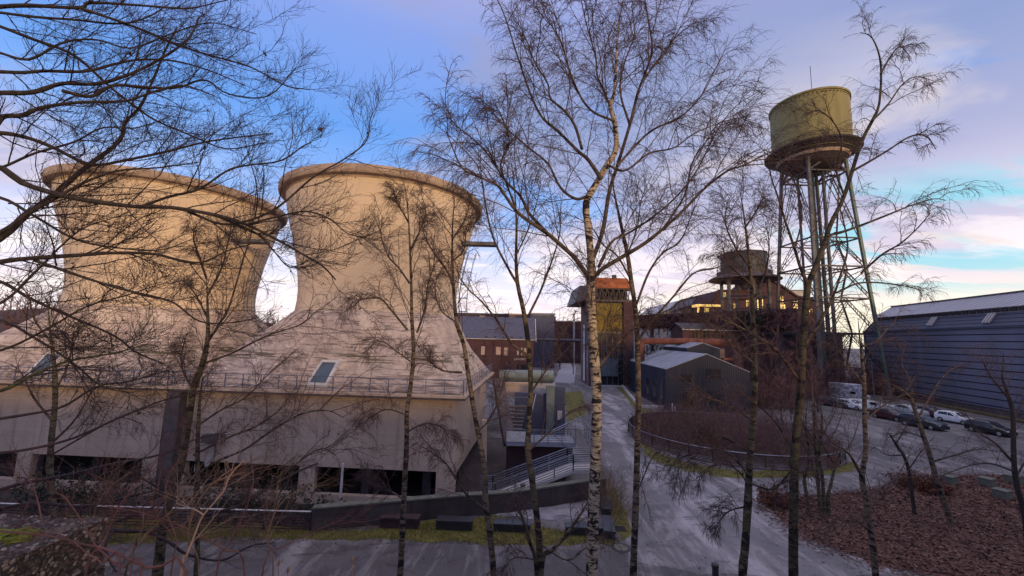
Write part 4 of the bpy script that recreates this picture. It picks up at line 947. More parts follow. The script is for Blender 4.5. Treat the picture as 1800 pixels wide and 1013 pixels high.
# ---------------------------------------------------------------- water towers
def big_tower():
    Yt = 84.0; ax = at(1428, 300, Yt); cx, cy = ax[0], ax[1]; K = Yt / 80 * .985
    zt, zb, zp = at(1428, 189, Yt)[2], at(1428, 270, Yt)[2], at(1428, 276, Yt)[2]
    R = 7.05 * K
    t = thing('water_tower', 'tall steel water tower with a large olive tank on lattice legs', 'water tower', (cx, cy, 0))
    c = (cx, cy, 0)
    MB().lathe([(R, zb - 1.2), (R, zt - .5), (R, zt)], c, 64).build('tank', 'tank_paint', t, True)
    MB().lathe([(R + .004, zt - .35), (R + .22, zt - .3), (R + .22, zt + .1), (R - .3, zt + .25), (0, zt + 1.2)], c, 64).build('tank_lid', 'tank_paint', t, True)
    m = MB()
    for j in range(60): a = 2 * pi * j / 60; m.box((cx + (R + .05) * cos(a), cy + (R + .05) * sin(a), zt - .75), (.16, .16, .2))
    m.build('rivets', 'tank_dark', t)
    MB().lathe([(R, zb - .1), (R + 1.55, zb - .1), (R + 1.55, zb - .45), (R - .2, zb - 1.2), (R - 1.6, zb - 3.0), (R - 3.2, zb - 4.2), (0, zb - 4.6)], c, 64).build('gallery', 'tank_dark', t, True)
    MB().lathe([(R - .6, zb - 1.75), (R - .9, zb - 2.35)], c, 64).build('bottom_ring', 'rim_concrete', t, True)
    m = MB()
    for z in (.5, 1.0): m.tube([(cx + (R + 1.5) * cos(a), cy + (R + 1.5) * sin(a), zb - .1 + z) for a in np.linspace(0, 2 * pi, 49)], .035, 4, False)
    for a in np.linspace(0, 2 * pi, 33)[:-1]: m.bar((cx + (R + 1.5) * cos(a), cy + (R + 1.5) * sin(a), zb - .1), (cx + (R + 1.5) * cos(a), cy + (R + 1.5) * sin(a), zb + .95), .05)
    m.build('gallery_railing', 'dark_steel', t)
    a_ = radians(-105); m = MB()
    for s in (-.3, .3): m.bar((cx + (R + .3) * cos(a_) + s, cy + (R + .3) * sin(a_), zb), (cx + (R + .3) * cos(a_) + s, cy + (R + .3) * sin(a_), zb + 2.4), .12)
    m.build('ladder', 'tank_paint', t)
    m = MB(); m.tube([(cx + 1.2, cy, zt + 1), (cx + 1.2, cy, at(1438, 117, Yt)[2])], .06, 5); m.build('mast', 'dark_steel', t)
    m = MB(); pts = [(cx - 4 + 5 * k / 8, cy - 3, zt + 1.0 + .55 * sin(pi * k / 8)) for k in range(9)]; m.tube(pts, .04, 4); m.build('roof_handrail', 'dark_steel', t)
    # legs: four raking corner legs around a riser
    th0 = radians(-37 - 7); zl = zb - 3.2
    top_r, bot_r = R - 1.6, R + 2.0
    def leg(k, z): 
        f = (zl - z) / zl; rr = top_r + (bot_r - top_r) * f; a = th0 + k * pi / 2; return np.array([cx + rr * cos(a), cy + rr * sin(a), z])
    for k in range(4):
        m = MB(); m.bar(leg(k, 0), leg(k, zl + 1.6), .52); m.build('leg', 'tower_steel_green' if k == 0 else 'tower_steel', t)
        MB().box(leg(k, .3), (1.6, 1.6, .6)).build('footing', 'block_concrete', t)
    lev = [z for z in (5.5, 12.5, 19.5, 26.0, 32.0, zl - 2.5) if z < zl]
    m = MB(); dg = MB()
    for i, z in enumerate(lev):
        for k in range(4):
            m.bar(leg(k, z), leg((k + 1) % 4, z), .28)
            if i + 1 < len(lev):
                q = (leg(k, lev[i + 1]) + leg((k + 1) % 4, lev[i + 1])) / 2
                for kk in (k, (k + 1) % 4):
                    a, b = leg(kk, z), q; dirv = (b - a) / np.linalg.norm(b - a); pr = np.array([0, 0, 1.0]) - dirv * dirv[2]; pr /= np.linalg.norm(pr)
                    dg.bar(a - pr * .28, b - pr * .28, .10); dg.bar(a + pr * .28, b + pr * .28, .10)
                    n = int(np.linalg.norm(b - a) / 1.1)
                    for j in range(n): s = a + (b - a) * j / n; s2 = a + (b - a) * (j + .5) / n; dg.bar(s - pr * .28, s2 + pr * .28, .07)
    for k in range(4):
        dg.bar(leg(k, zl - 2.5), (leg((k + 1) % 4, zl + 1) * .6 + leg(k, zl + 1) * .4), .35); dg.bar(leg((k + 1) % 4, zl - 2.5), (leg(k, zl + 1) * .6 + leg((k + 1) % 4, zl + 1) * .4), .35)
    m.build('cross_beams', 'dark_steel', t); dg.build('braces', 'dark_steel', t)
    for (ox, oy, r_, mt) in ((-1.5, -1.0, .38, 'tower_steel'), (1.2, -1.3, .34, 'tower_steel'), (1.9, 1.4, .3, 'tower_steel'), (-2.6, 1.1, .26, 'tower_steel'), (0.2, .6, .42, 'tower_steel_green')):
        MB().tube([(cx + ox, cy + oy, 0), (cx + ox, cy + oy, zl + 1)], r_, 10).build('riser', mt, t, True)
    m = MB()
    for i, z in enumerate(lev):                        # zig-zag stairs round the riser
        if i + 1 >= len(lev): break
        a = np.array([cx + 2.6, cy - 1.8, z]); b = np.array([cx + 4.4, cy - 1.8, lev[i + 1]])
        if i % 2: a[0], b[0] = b[0], a[0]
        m.bar(a, b, .12, .3); m.bar(a + [0, 0, .9], b + [0, 0, .9], .06)
        for j in range(14): s = a + (b - a) * j / 14; m.bar(s, s + [0, .8, 0], .1)
        m.box((cx + 3.4, cy - 1.4, lev[i + 1]), (2.6, 1.2, .12))
    m.build('stairs', 'dark_steel', t)
    for z in lev[1:]:
        mm = MB(); 
        for ang in range(0, 360, 45): mm.bar((cx + 2.8 * cos(radians(ang)), cy + 2.8 * sin(radians(ang)), z), (cx + 2.8 * cos(radians(ang + 45)), cy + 2.8 * sin(radians(ang + 45)), z), .16)
        mm.build('riser_ring', 'dark_steel', t)
big_tower()
def small_tower():
    Yt = 96.0; ax = at(1307, 470, Yt); cx, cy = ax[0], ax[1]; c = (cx, cy, 0)
    R = 5.05; zt, zb = at(1307, 448, Yt)[2], at(1307, 477, Yt)[2]
    t = thing('small_water_tower', 'low grey water tank on a square concrete frame beside the brick hall', 'water tower', (cx, cy, 0))
    MB().lathe([(R, zb - .4), (R, zt), (R + .12, zt), (R + .12, zt + .12), (0, zt + .5)], c, 48).build('tank', 'tower_steel', t, True)
    m = MB()
    for z in (.5, .95): m.tube([(cx + (R + .8) * cos(a), cy + (R + .8) * sin(a), zb - .2 + z) for a in np.linspace(0, 2 * pi, 33)], .05, 4, False)
    for a in np.linspace(0, 2 * pi, 25)[:-1]: m.bar((cx + (R + .8) * cos(a), cy + (R + .8) * sin(a), zb - .2), (cx + (R + .8) * cos(a), cy + (R + .8) * sin(a), zb + .75), .07)
    m.build('railing', 'block_concrete', t)
    MB().lathe([(0, zb - .3), (R + .9, zb - .3), (R + .9, zb - 1.1), (R + 2.8, zb - 2.1), (R + 2.8, zb - 2.3), (R - .8, zb - 2.2), (1.2, zb - 3.6), (.5, zb - 4.6)], c, 32).build('platform', 'dark_concrete', t)
    for k in range(6):
        a = 2 * pi * k / 6 + .35; MB().bar((cx + R * cos(a), cy + R * sin(a), 0), (cx + R * cos(a), cy + R * sin(a), zb - 2.0), .6).build('leg', 'tower_steel', t)
    m = MB()
    for z in (zb - 6.5, zb - 9.5):
        for k in range(6):
            a, b = 2 * pi * k / 6 + .35, 2 * pi * (k + 1) / 6 + .35; m.bar((cx + R * cos(a), cy + R * sin(a), z), (cx + R * cos(b), cy + R * sin(b), z), .3)
    m.build('cross_beams', 'dark_steel', t)
small_tower()
# ---------------------------------------------------------------- vehicles
CARP = {}
def paint(name, c, rough=0.28):
    m, t, b = base(name, rough, 0.0, 0.5)
    n = t.noise(oc(t), 1.5, 4, 0.6); t.put(b.inputs['Base Color'], t.ramp(n, [(0.3, tuple(x * .75 for x in c)), (0.7, c)])); b.inputs['Coat Weight'].default_value = .4
for nm, c in (('paint_white', (.66, .68, .74)), ('paint_black', (.012, .012, .018)), ('paint_navy', (.020, .022, .034)), ('paint_wine', (.055, .018, .022)), ('paint_teal', (.022, .035, .048)), ('paint_silver', (.36, .37, .41)), ('paint_red', (.22, .025, .035))): paint(nm, c)
M('rubber', (.014, .014, .015)); M('alloy', (.42, .42, .45), None, 4, .35, .6); M('lamp_red', (.45, .02, .02), None, 4, .3); M('lamp_clear', (.55, .56, .6), None, 4, .15)
M('graffiti', (.55, .56, .62), (.2, .2, .28), 2.2, .6, lo=.42, hi=.55)
HATCH = dict(L=3.95, w=.86, st=[(-1.97, .45, .62), (-1.95, .80, .86), (-1.86, .95, 1.05), (-1.62, .97, 1.38), (-1.1, .97, 1.47), (-.3, .95, 1.48), (.25, .93, 1.42), (.62, .91, 1.22), (1.02, .90, .96), (1.5, .82, .88), (1.83, .70, .76), (1.95, .50, .62), (1.97, .40, .5)], cab=(-1.55, .95), ax=(-1.22, 1.27))
SEDAN = dict(L=4.5, w=.88, st=[(-2.25, .45, .6), (-2.22, .85, .9), (-2.1, .95, .99), (-1.6, .96, 1.08), (-1.15, .96, 1.35), (-.6, .96, 1.44), (.1, .95, 1.44), (.6, .93, 1.28), (1.15, .92, .98), (1.7, .86, .92), (2.05, .76, .82), (2.2, .52, .66), (2.24, .4, .5)], cab=(-1.45, 1.05), ax=(-1.35, 1.4))
ESTATE = dict(L=4.6, w=.89, st=[(-2.3, .45, .62), (-2.28, .85, .9), (-2.2, .98, 1.08), (-1.95, 1.0, 1.44), (-1.4, .99, 1.53), (-.3, .97, 1.54), (.3, .96, 1.48), (.7, .94, 1.27), (1.15, .93, 1.0), (1.75, .88, .94), (2.1, .76, .82), (2.25, .52, .66), (2.29, .4, .5)], cab=(-1.9, 1.05), ax=(-1.4, 1.42))
def car(kind, p, yaw, pnt, label, group='cars in the car park'):
    s = kind; t = thing('parked_car', label, 'car', (0, 0, 0), group); w = s['w']; ST = s['st']
    n = len(ST); P = []; f = []
    for i, (x, zb, zt) in enumerate(ST):
        e = min(1.0, .80 + .2 * min(1, min(i, n - 1 - i) / 2.0)); W = w * e; tall = zt - zb > .12
        wt = W * (.76 if tall else .90)
        half = [(W * .86, .2), (W * .99, .34), (W, .58), (W * .98, zb), (wt, zt - .05 if tall else zt - .01), (wt * .8, zt + .0), (0, zt + .03)]
        ring = half + [(-y, z) for y, z in half[-2::-1]]
        P += [(x, y, z) for y, z in ring]
    k = 13
    for i in range(n - 1):
        for j in range(k): f.append((i * k + j, (i + 1) * k + j, (i + 1) * k + (j + 1) % k, i * k + (j + 1) % k))
    f.append(tuple(range(k))); f.append(tuple(range((n - 1) * k, n * k))[::-1])
    b = MB().poly(P, f).build('body', pnt, t, True)
    xs = [q[0] for q in ST]; ZB = lambda x: np.interp(x, xs, [q[1] for q in ST]); ZT = lambda x: np.interp(x, xs, [q[2] for q in ST])
    for sg in (-1, 1):
        m = MB(); c0, c1 = s['cab']
        for x0, x1 in ((c0 + .12, (c0 + c1) / 2 - .12), ((c0 + c1) / 2 - .06, c1 - .2)):
            top, bot = [], []
            for x in np.linspace(x0, x1, 6):
                zb_, zt_ = ZB(x) + .04, max(ZB(x) + .045, ZT(x) - .11)
                fr = lambda z: w * .98 + (w * .76 - w * .98) * np.clip((z - ZB(x)) / max(.05, ZT(x) - .05 - ZB(x)), 0, 1)
                bot.append((x, sg * (fr(zb_) + .012), zb_)); top.append((x, sg * (fr(zt_) + .012), zt_))
            q = bot + top[::-1]; m.poly(q, [tuple(range(len(q)))])
        m.build('side_window', 'dark_glass', t)
    def glass(i0, i1, nm):
        (x0, b0, z0), (x1, b1, z1) = ST[i0], ST[i1]; d = np.array([z1 - z0, 0, -(x1 - x0)]); d /= np.linalg.norm(d); d = d if d[2] > 0 else -d
        L_ = lambda u, v: np.array([x0 + (x1 - x0) * u, v, z0 + (z1 - z0) * u]) + d * .035
        m = MB(); m.quad(L_(.06, -w * .74), L_(.06, w * .74), L_(.94, w * .62), L_(.94, -w * .62)); m.build(nm, 'dark_glass', t)
    i_f = next(i for i, q in enumerate(ST) if q[0] > s['cab'][1]); 
    xw = ST[i_f]; glass(i_f, i_f - 2, 'windscreen'); glass(2, 3, 'rear_window')
    for ax in s['ax']:
        for sg in (-1, 1):
            m = MB(); pr = [(.2, -.1), (.30, -.1), (.32, -.06), (.32, .06), (.30, .1), (.2, .1)]; kk = 20
            b0 = len(m.v)
            for r_, y in pr: m.v += [(ax + r_ * cos(2 * pi * j / kk), sg * (w - .07) + y, .32 + r_ * sin(2 * pi * j / kk)) for j in range(kk)]
            for i in range(len(pr) - 1): m.f += [(b0 + i * kk + j, b0 + i * kk + (j + 1) % kk, b0 + (i + 1) * kk + (j + 1) % kk, b0 + (i + 1) * kk + j) for j in range(kk)]
            wo = m.build('wheel', 'rubber', t)
            m = MB(); y0 = sg * (w + .02); hub = [(ax, y0 + sg * .01, .32)]; m.v += hub; kk = 20
            m.v += [(ax + .21 * cos(2 * pi * j / kk), y0, .32 + .21 * sin(2 * pi * j / kk)) for j in range(kk)]
            m.f += [(0, 1 + j, 1 + (j + 1) % kk) for j in range(kk)]; m.build('rim', 'alloy', wo)
    L2 = ST[-1][0]
    for sg in (-1, 1):
        MB().box((ST[-3][0] + .02, sg * w * .68, .66), (.22, .34, .13)).build('headlight', 'lamp_clear', t, bevel=.03)
        MB().box((ST[1][0] + .06, sg * w * .74, .88), (.14, .22, .24)).build('tail_light', 'lamp_red', t, bevel=.03)
        MB().box((s['cab'][1] - .3, sg * (w + .08), .98), (.12, .16, .11)).build('mirror', pnt, t, bevel=.02)
    MB().box((ST[0][0] - .005, 0, .62), (.02, .5, .11)).build('number_plate', 'white_paint', t)
    t.location = (p[0], p[1], 0.01); t.rotation_euler.z = yaw; return t
hy = math.atan2(-.90, -.435)                     # nose towards the viewer along the hall
car(HATCH, onz(1681, 744), hy + .62, 'paint_white', 'white three door hatchback with red tail lights beside the black hatchback')
car(HATCH, onz(1741, 763), hy + .62, 'paint_black', 'black hatchback nearest to the viewer at the right of the car park')
car(ESTATE, onz(1623, 752), hy + .62, 'paint_navy', 'dark estate car behind the leaning birch, left of the white hatchback')
car(SEDAN, onz(1598, 729), hy + .55, 'paint_silver', 'pale silver car partly hidden behind the leaning birch trunk')
car(SEDAN, onz(1637, 733), hy + .55, 'paint_wine', 'dark car with a red tail lamp behind the white hatchback')
car(SEDAN, onz(1566, 738), hy + .6, 'paint_wine', 'wine red car blurred behind bare twigs at the middle of the car park')
car(HATCH, onz(1497, 719), hy + .75, 'paint_white', 'white hatchback at the far left end of the car park')
car(ESTATE, onz(1468, 715), hy + .75, 'paint_teal', 'dark teal car at the far left end of the car park')
# long white van and the box van covered with scrawls
def van(p, yaw, L, h, w, mat, label, cabin=True):
    t = thing('parked_van', label, 'van', (0, 0, 0)); 
    MB().box((-.3, 0, h / 2 + .28), (L - .6, w, h - .25)).build('body', mat, t, bevel=.12)
    MB().box((L / 2 - .3, 0, .75), (1.1, w * .96, 1.0)).build('bonnet', mat, t, bevel=.15)
    MB().box((L / 2 - .78, 0, min(1.55, h - .05)), (.35, w * .9, .5)).build('windscreen', 'dark_glass', t, bevel=.05)
    for sg in (-1, 1):
        MB().box((L / 2 - 1.5, sg * (w / 2 + .005), min(1.55, h - .1)), (.9, .03, .45)).build('side_window', 'dark_glass', t)
        for x in (-L * .3, L * .3):
            m = MB(); m.tube([(x, sg * (w / 2 - .22), .34), (x, sg * (w / 2 + .02), .34)], .34, 16); m.build('wheel', 'rubber', t)
        MB().box((L / 2 + .2, sg * w * .36, .85), (.1, .3, .16)).build('headlight', 'lamp_clear', t)
    t.location = (p[0], p[1], .01); t.rotation_euler.z = yaw
van(onz(1530, 722), hy + .72, 5.2, 1.35, 1.9, 'paint_white', 'low white pickup shaped van behind the far white hatchback')
van(onz(1492, 704), hy + .9, 5.4, 2.9, 2.2, 'graffiti', 'tall grey box van scrawled with paint at the back of the car park')
for x, y, lb in ((1584, 775, 'thin grey bollard in the car park left of the leaning birch'), (1540, 843, 'thin grey bollard on the gravel between the birch stems')):
    p = onz(x, y); tag(MB().tube([p, p + [0, 0, .9]], .06, 8).build('bollard', 'pale_panel'), lb, 'bollard')
p = onz(1539, 722); t = thing('lamp_post', 'thin grey lamp post in front of the blue hall behind the white van', 'lamp post', tuple(p))
MB().tube([p, p + [0, 0, 8.0]], [.09, .05], 8).build('pole', 'tower_steel', t); MB().box(p + [-.3, 0, 8.0], (.8, .25, .12)).build('lamp_head', 'tower_steel', t)
# ---------------------------------------------------------------- ring fence round the bramble pit
RC, RR = np.array([22.6, 43.2]), 9.6
t = thing('ring_fence', 'round fence of dark horizontal bars with a bright top rail around the brambles', 'fence', (*RC, 0))
seg = 64; ang = np.linspace(0, 2 * pi, seg + 1)
cp_ = lambda a, r_, z: np.array([RC[0] + r_ * cos(a), RC[1] + r_ * 1.03 * sin(a), z])
m = MB(); m.tube([cp_(a, RR, 1.12) for a in ang], .045, 6, False); m.build('top_rail', 'steel_rail', t)
m = MB()
for z in np.arange(.12, 1.05, .13): m.tube([cp_(a, RR, z) for a in ang], .022, 4, False)
m.build('bars', 'dark_steel', t)
for a in ang[:-1:2]: MB().box(cp_(a, RR + .05, .56), (.08, .08, 1.12), a).build('post', 'dark_steel', t)
m = MB(); b0 = 0
for a, b in zip(ang[:-1], ang[1:]):
    m.poly([cp_(a, RR - .3, 0), cp_(b, RR - .3, 0), cp_(b, RR - .3, .35), cp_(a, RR - .3, .35), cp_(b, RR + .12, 0), cp_(a, RR + .12, 0), cp_(b, RR + .12, .12), cp_(a, RR + .12, .12)], [(0, 1, 2, 3), (7, 6, 4, 5), (2, 6, 7, 3)])
m.build('kerb', 'dark_concrete', t)
a0 = math.atan2(-1, .38)
m = MB(); p = cp_(-1.20, RR + .12, .55); q = cp_(-1.03, RR + .12, .55)
m.extr([p + [0, 0, -.4], q + [0, 0, -.4], q + [0, 0, .4], p + [0, 0, .4]], (0, -.04, 0)); m.build('rusty_panel', 'rust', t)
m = MB()
for i in range(seg):
    a, b = ang[i], ang[i + 1]
    if 1.2 < a < 2.9: m.poly([cp_(a, RR + .08, .1), cp_(b, RR + .08, .1), cp_(b, RR + .08, 1.0), cp_(a, RR + .08, 1.0)], [(0, 1, 2, 3)])
m.build('mesh_panel', 'slate_roof', t)
# ---------------------------------------------------------------- trees
RNG = np.random.default_rng(7)
def nrm(v): return v / (np.linalg.norm(v, axis=-1, keepdims=True) + 1e-9)
def smooth_line(P, n):
    """Catmull-Rom resample of (k,3) points to about n points"""
    P = np.asarray(P, float); k = len(P)
    if k < 3:
        t = np.linspace(0, 1, n)[:, None]; return P[0] * (1 - t) + P[-1] * t
    Q = np.vstack([2 * P[0] - P[1], P, 2 * P[-1] - P[-2]]); outp = []
    per = max(2, int(round(n / (k - 1))))
    for i in range(k - 1):
        p0, p1, p2, p3 = Q[i:i + 4]
        for t in np.linspace(0, 1, per, endpoint=False):
            outp.append(.5 * (2 * p1 + (p2 - p0) * t + (2 * p0 - 5 * p1 + 4 * p2 - p3) * t * t + (3 * p1 - p0 - 3 * p2 + p3) * t ** 3))
    outp.append(P[-1]); return np.array(outp)
def tubes(P, R0, R1, k=3):
    """P (m,n,3) centre lines, radii R0->R1 (m,). Returns V, quads"""
    m, n, _ = P.shape
    T = np.gradient(P, axis=1); T = nrm(T)
    ref = np.where(np.abs(T[:, :1, 2:3]) > .9, np.array([1., 0, 0]), np.array([0., 0, 1.]))
    X = nrm(np.cross(T, np.broadcast_to(ref, T.shape))); Y = np.cross(T, X)
    s = np.linspace(0, 1, n)[None, :]; R = R0[:, None] * (1 - s) + R1[:, None] * s
    a = 2 * pi * np.arange(k) / k
    V = P[:, :, None, :] + R[:, :, None, None] * (X[:, :, None, :] * np.cos(a)[None, None, :, None] + Y[:, :, None, :] * np.sin(a)[None, None, :, None])
    I = np.arange(m * n * k).reshape(m, n, k); J = np.roll(I, -1, axis=2)
    Q = np.stack([I[:, :-1], J[:, :-1], J[:, 1:], I[:, 1:]], -1).reshape(-1, 4)
    return V.reshape(-1, 3), Q
def grow(P0, D, L, n, wob, grav, curl=None):
    m = len(P0); D = D.copy(); P = np.empty((m, n + 1, 3)); P[:, 0] = P0; st = (L / n)[:, None]
    for i in range(n):
        D = D + RNG.normal(0, wob, (m, 3)); D[:, 2] += grav * (0.4 + i / n)
        D = nrm(D); P[:, i + 1] = P[:, i] + D * st
    return P
def spawn(P, R, num, t0, t1, ang, lf, up=0.0, lref=None, expo=1.0):
    """children of the lines P (m,n,3): start points, directions, lengths, start radii"""
    m, n, _ = P.shape
    par = np.repeat(np.arange(m), num); N = len(par)
    t = t0 + (t1 - t0) * ((np.tile(np.arange(num), m) + RNG.random(N)) / num) ** expo
    f = t * (n - 1); i = np.clip(f.astype(int), 0, n - 2); fr = (f - i)[:, None]
    A = P[par, i]; B = P[par, i + 1]; S = A * (1 - fr) + B * fr; Tn = nrm(B - A)
    rv = nrm(RNG.normal(0, 1, (N, 3))); pr = nrm(rv - Tn * (rv * Tn).sum(1, keepdims=True))
    a = ang * RNG.uniform(.6, 1.35, N)[:, None]
    D = Tn * np.cos(a) + pr * np.sin(a); D[:, 2] += up; D = nrm(D)
    L0 = lref if lref is not None else np.linalg.norm(np.diff(P, axis=1), axis=2).sum(1)
    L = L0[par] * lf * RNG.uniform(.4, 1.3, N) * (1 - .40 * t)
    return S, D, L, R[par] * (1 - .7 * t) * .55, par
class Crown:
    def __init__(s): s.V = []; s.Q = []; s.n = 0
    def add(s, P, R0, R1, k=3):
        V, Q = tubes(P, R0, R1, k); s.V.append(V); s.Q.append(Q + s.n); s.n += len(V)
    def leaves(s, C, size, flat=0.0, droop=False):
        m = len(C); a = nrm(RNG.normal(0, 1, (m, 3))); 
        if flat: a[:, 2] *= (1 - flat); a = nrm(a)
        b = nrm(np.cross(a, RNG.normal(0, 1, (m, 3)))); 
        if flat: b[:, 2] *= (1 - flat)
        sz = size * RNG.uniform(.35, 1.5, m)[:, None]
        V = np.stack([C - a * sz, C - b * sz * .55, C + a * sz, C + b * sz * .55], 1).reshape(-1, 3)
        s.V.append(V); s.Q.append(np.arange(m * 4).reshape(m, 4) + s.n); s.n += 4 * m
    def build(s, name, mat, parent=None, **kw):
        o = link_np(name, np.vstack(s.V), [np.vstack(s.Q)], mat, parent, True); tag(o, **kw); return o
def as3(line, n=24):
    q = smooth_line(line, n)
    t = np.linspace(0, len(q) - 1, n); i = np.clip(t.astype(int), 0, len(q) - 2); f = (t - i)[:, None]
    return q[i] * (1 - f) + q[i + 1] * f
def px_line(pts, D, dd=0.0):
    """sight-line points given a distance D drifting by dd along the limb"""
    n = len(pts); L = np.cumsum([0] + [hypot(pts[i + 1][0] - pts[i][0], pts[i + 1][1] - pts[i][1]) for i in range(n - 1)]); L = L / max(L[-1], 1e-6)
    return np.array([at(p[0], p[1], D + dd * l) for p, l in zip(pts, L)])
STY = dict(
    birch=dict(n1=13, l1=.56, a1=.70, up1=.36, g1=-.05, n2=12, l2=.52, a2=.75, g2=-.15, n3=7, l3=.62, a3=.6, g3=-.26, w=.10, r1=.009, r2=.0058, r3=.0042, mat='twig_birch'),
    young=dict(n1=13, l1=.56, a1=.60, up1=.36, g1=-.05, n2=10, l2=.50, a2=.75, g2=-.15, n3=6, l3=.60, a3=.6, g3=-.26, w=.10, r1=.008, r2=.0052, r3=.0038, mat='twig_birch'),
    dark=dict(n1=12, l1=.46, a1=.65, up1=.12, g1=.03, n2=8, l2=.50, a2=.65, g2=.07, n3=5, l3=.48, a3=.65, g3=.14, w=.11, r1=.0055, r2=.0030, r3=.0021, mat='twig_dark'),
    shrub=dict(n1=7, l1=.45, a1=.5, up1=.1, g1=.0, n2=4, l2=.5, a2=.6, g2=.02, n3=3, l3=.5, a3=.6, g3=.02, w=.06, r1=.0028, r2=.0018, r3=.0013, mat='twig_brown'))
def crown_from(cr, lines, rad, sty, t0=.12, dens=1.0, ls=1.0, cap=None):
    """three further orders of branching along the limb lines"""
    s = STY[sty]; P = np.stack([as3(l, 24) for l in lines]); R = np.array(rad, float)
    L0 = np.linalg.norm(np.diff(P, axis=1), axis=2).sum(1)
    S, D, L, r, _ = spawn(P, R, max(2, int(s['n1'] * dens)), t0, 1.0, s['a1'], s['l1'] * ls, s['up1'], np.clip(L0, 1.2, 5.5))
    P1 = grow(S, D, L, 8, s['w'], s['g1']); r1 = np.minimum(np.maximum(r, s['r1'] * .7), s['r1'] * 1.6); cr.add(P1, r1, r1 * .45, 4)
    S, D, L, r, _ = spawn(P1, r1, max(3, int(round(s['n2'] * dens ** .5))), .10, 1.0, s['a2'], s['l2'])
    L = np.clip(L, .30, 1.6); P2 = grow(S, D, L, 7, s['w'], s['g2']); r2 = np.full(len(P2), s['r2']); cr.add(P2, r2, r2 * .55, 3)
    S, D, L, r, _ = spawn(P2, r2, max(3, int(round(s['n3'] * dens ** .5))), .12, 1.0, s['a3'], s['l3'])
    L = np.clip(L, .2, .85); P3 = grow(S, D, L, 5, s['w'] * 1.2, s['g3']); r3 = np.full(len(P3), s['r3']); cr.add(P3, r3, r3 * .5, 3)
    return P1, P2, P3
def limb_mesh(name, line, r0, r1, mat, parent, k=8, n=28, knob=0.04, tip=None):
    P = as3(line, n); R = np.linspace(r0, r1, n)
    if tip: R = np.minimum(R, tip + (r1 * 1.6 - tip) * np.clip((1 - np.linspace(0, 1, n)) / .35, 0, 1) + (np.linspace(0, 1, n) < .65) * 9)
    R = R * (1 + RNG.normal(0, knob, n))
    return MB().tube(list(P), list(R), k).build(name, mat, parent, True)
def traced_tree(name, label, cat, D, stems, limbs, sty, bark, limb_mat=None, twig_mat=None, dens=1.0, ls=1.0, group=None, to_ground=True, t0=.12, limb_dens=1.0, stem_twigs=.35, down=0.0):
    """stems / limbs: (w0, w1, drift, [(px,py)...]) traced from the picture, widths in px; distance D in metres"""
    L0 = px_line(stems[0][3], D, stems[0][2]); foot = L0[0].copy()
    gzv = float(gz(foot[0], foot[1])); loc = (foot[0], foot[1], gzv)
    t = thing(name, label, cat, loc, group); lines, rad = [], []
    for i, (w0, w1, dd, pts) in enumerate(stems):
        l = px_line(pts, D, dd); r0, r1 = w0 * D / F / 2, w1 * D / F / 2
        if to_ground and pts[0][1] > 860 and l[0][2] > gzv - .1:
            dv = l[0] - l[1]; dv[2] = 0; g_ = np.array([l[0][0] + dv[0] * .2, l[0][1], gzv - .15]); l = np.vstack([g_, l])
        limb_mesh('trunk', l, r0, r1, bark, t, 12, 40, .03, None if (len(stems) > 1 and i == 0 and stems[1][3][0] == pts[-1]) else .008)
        lines.append(l[len(l) // 2 if stem_twigs < .5 else 0:]); rad.append(r1 * 1.4)
    for w0, w1, dd, pts in limbs:
        l = px_line(pts, D, dd); limb_mesh('limb', l, w0 * D / F / 2 * .78, max(w1 * D / F / 2 * .6, .006), limb_mat or bark, t, 7, 28, .05)
        lines.append(l); rad.append(w0 * D / F / 2)
    cr = Crown(); crown_from(cr, lines, rad, sty, t0, dens, ls)
    cr.build('crown', twig_mat or STY[sty]['mat'], t)
    return t
BG = 'bare birches on the slope in front of the works'
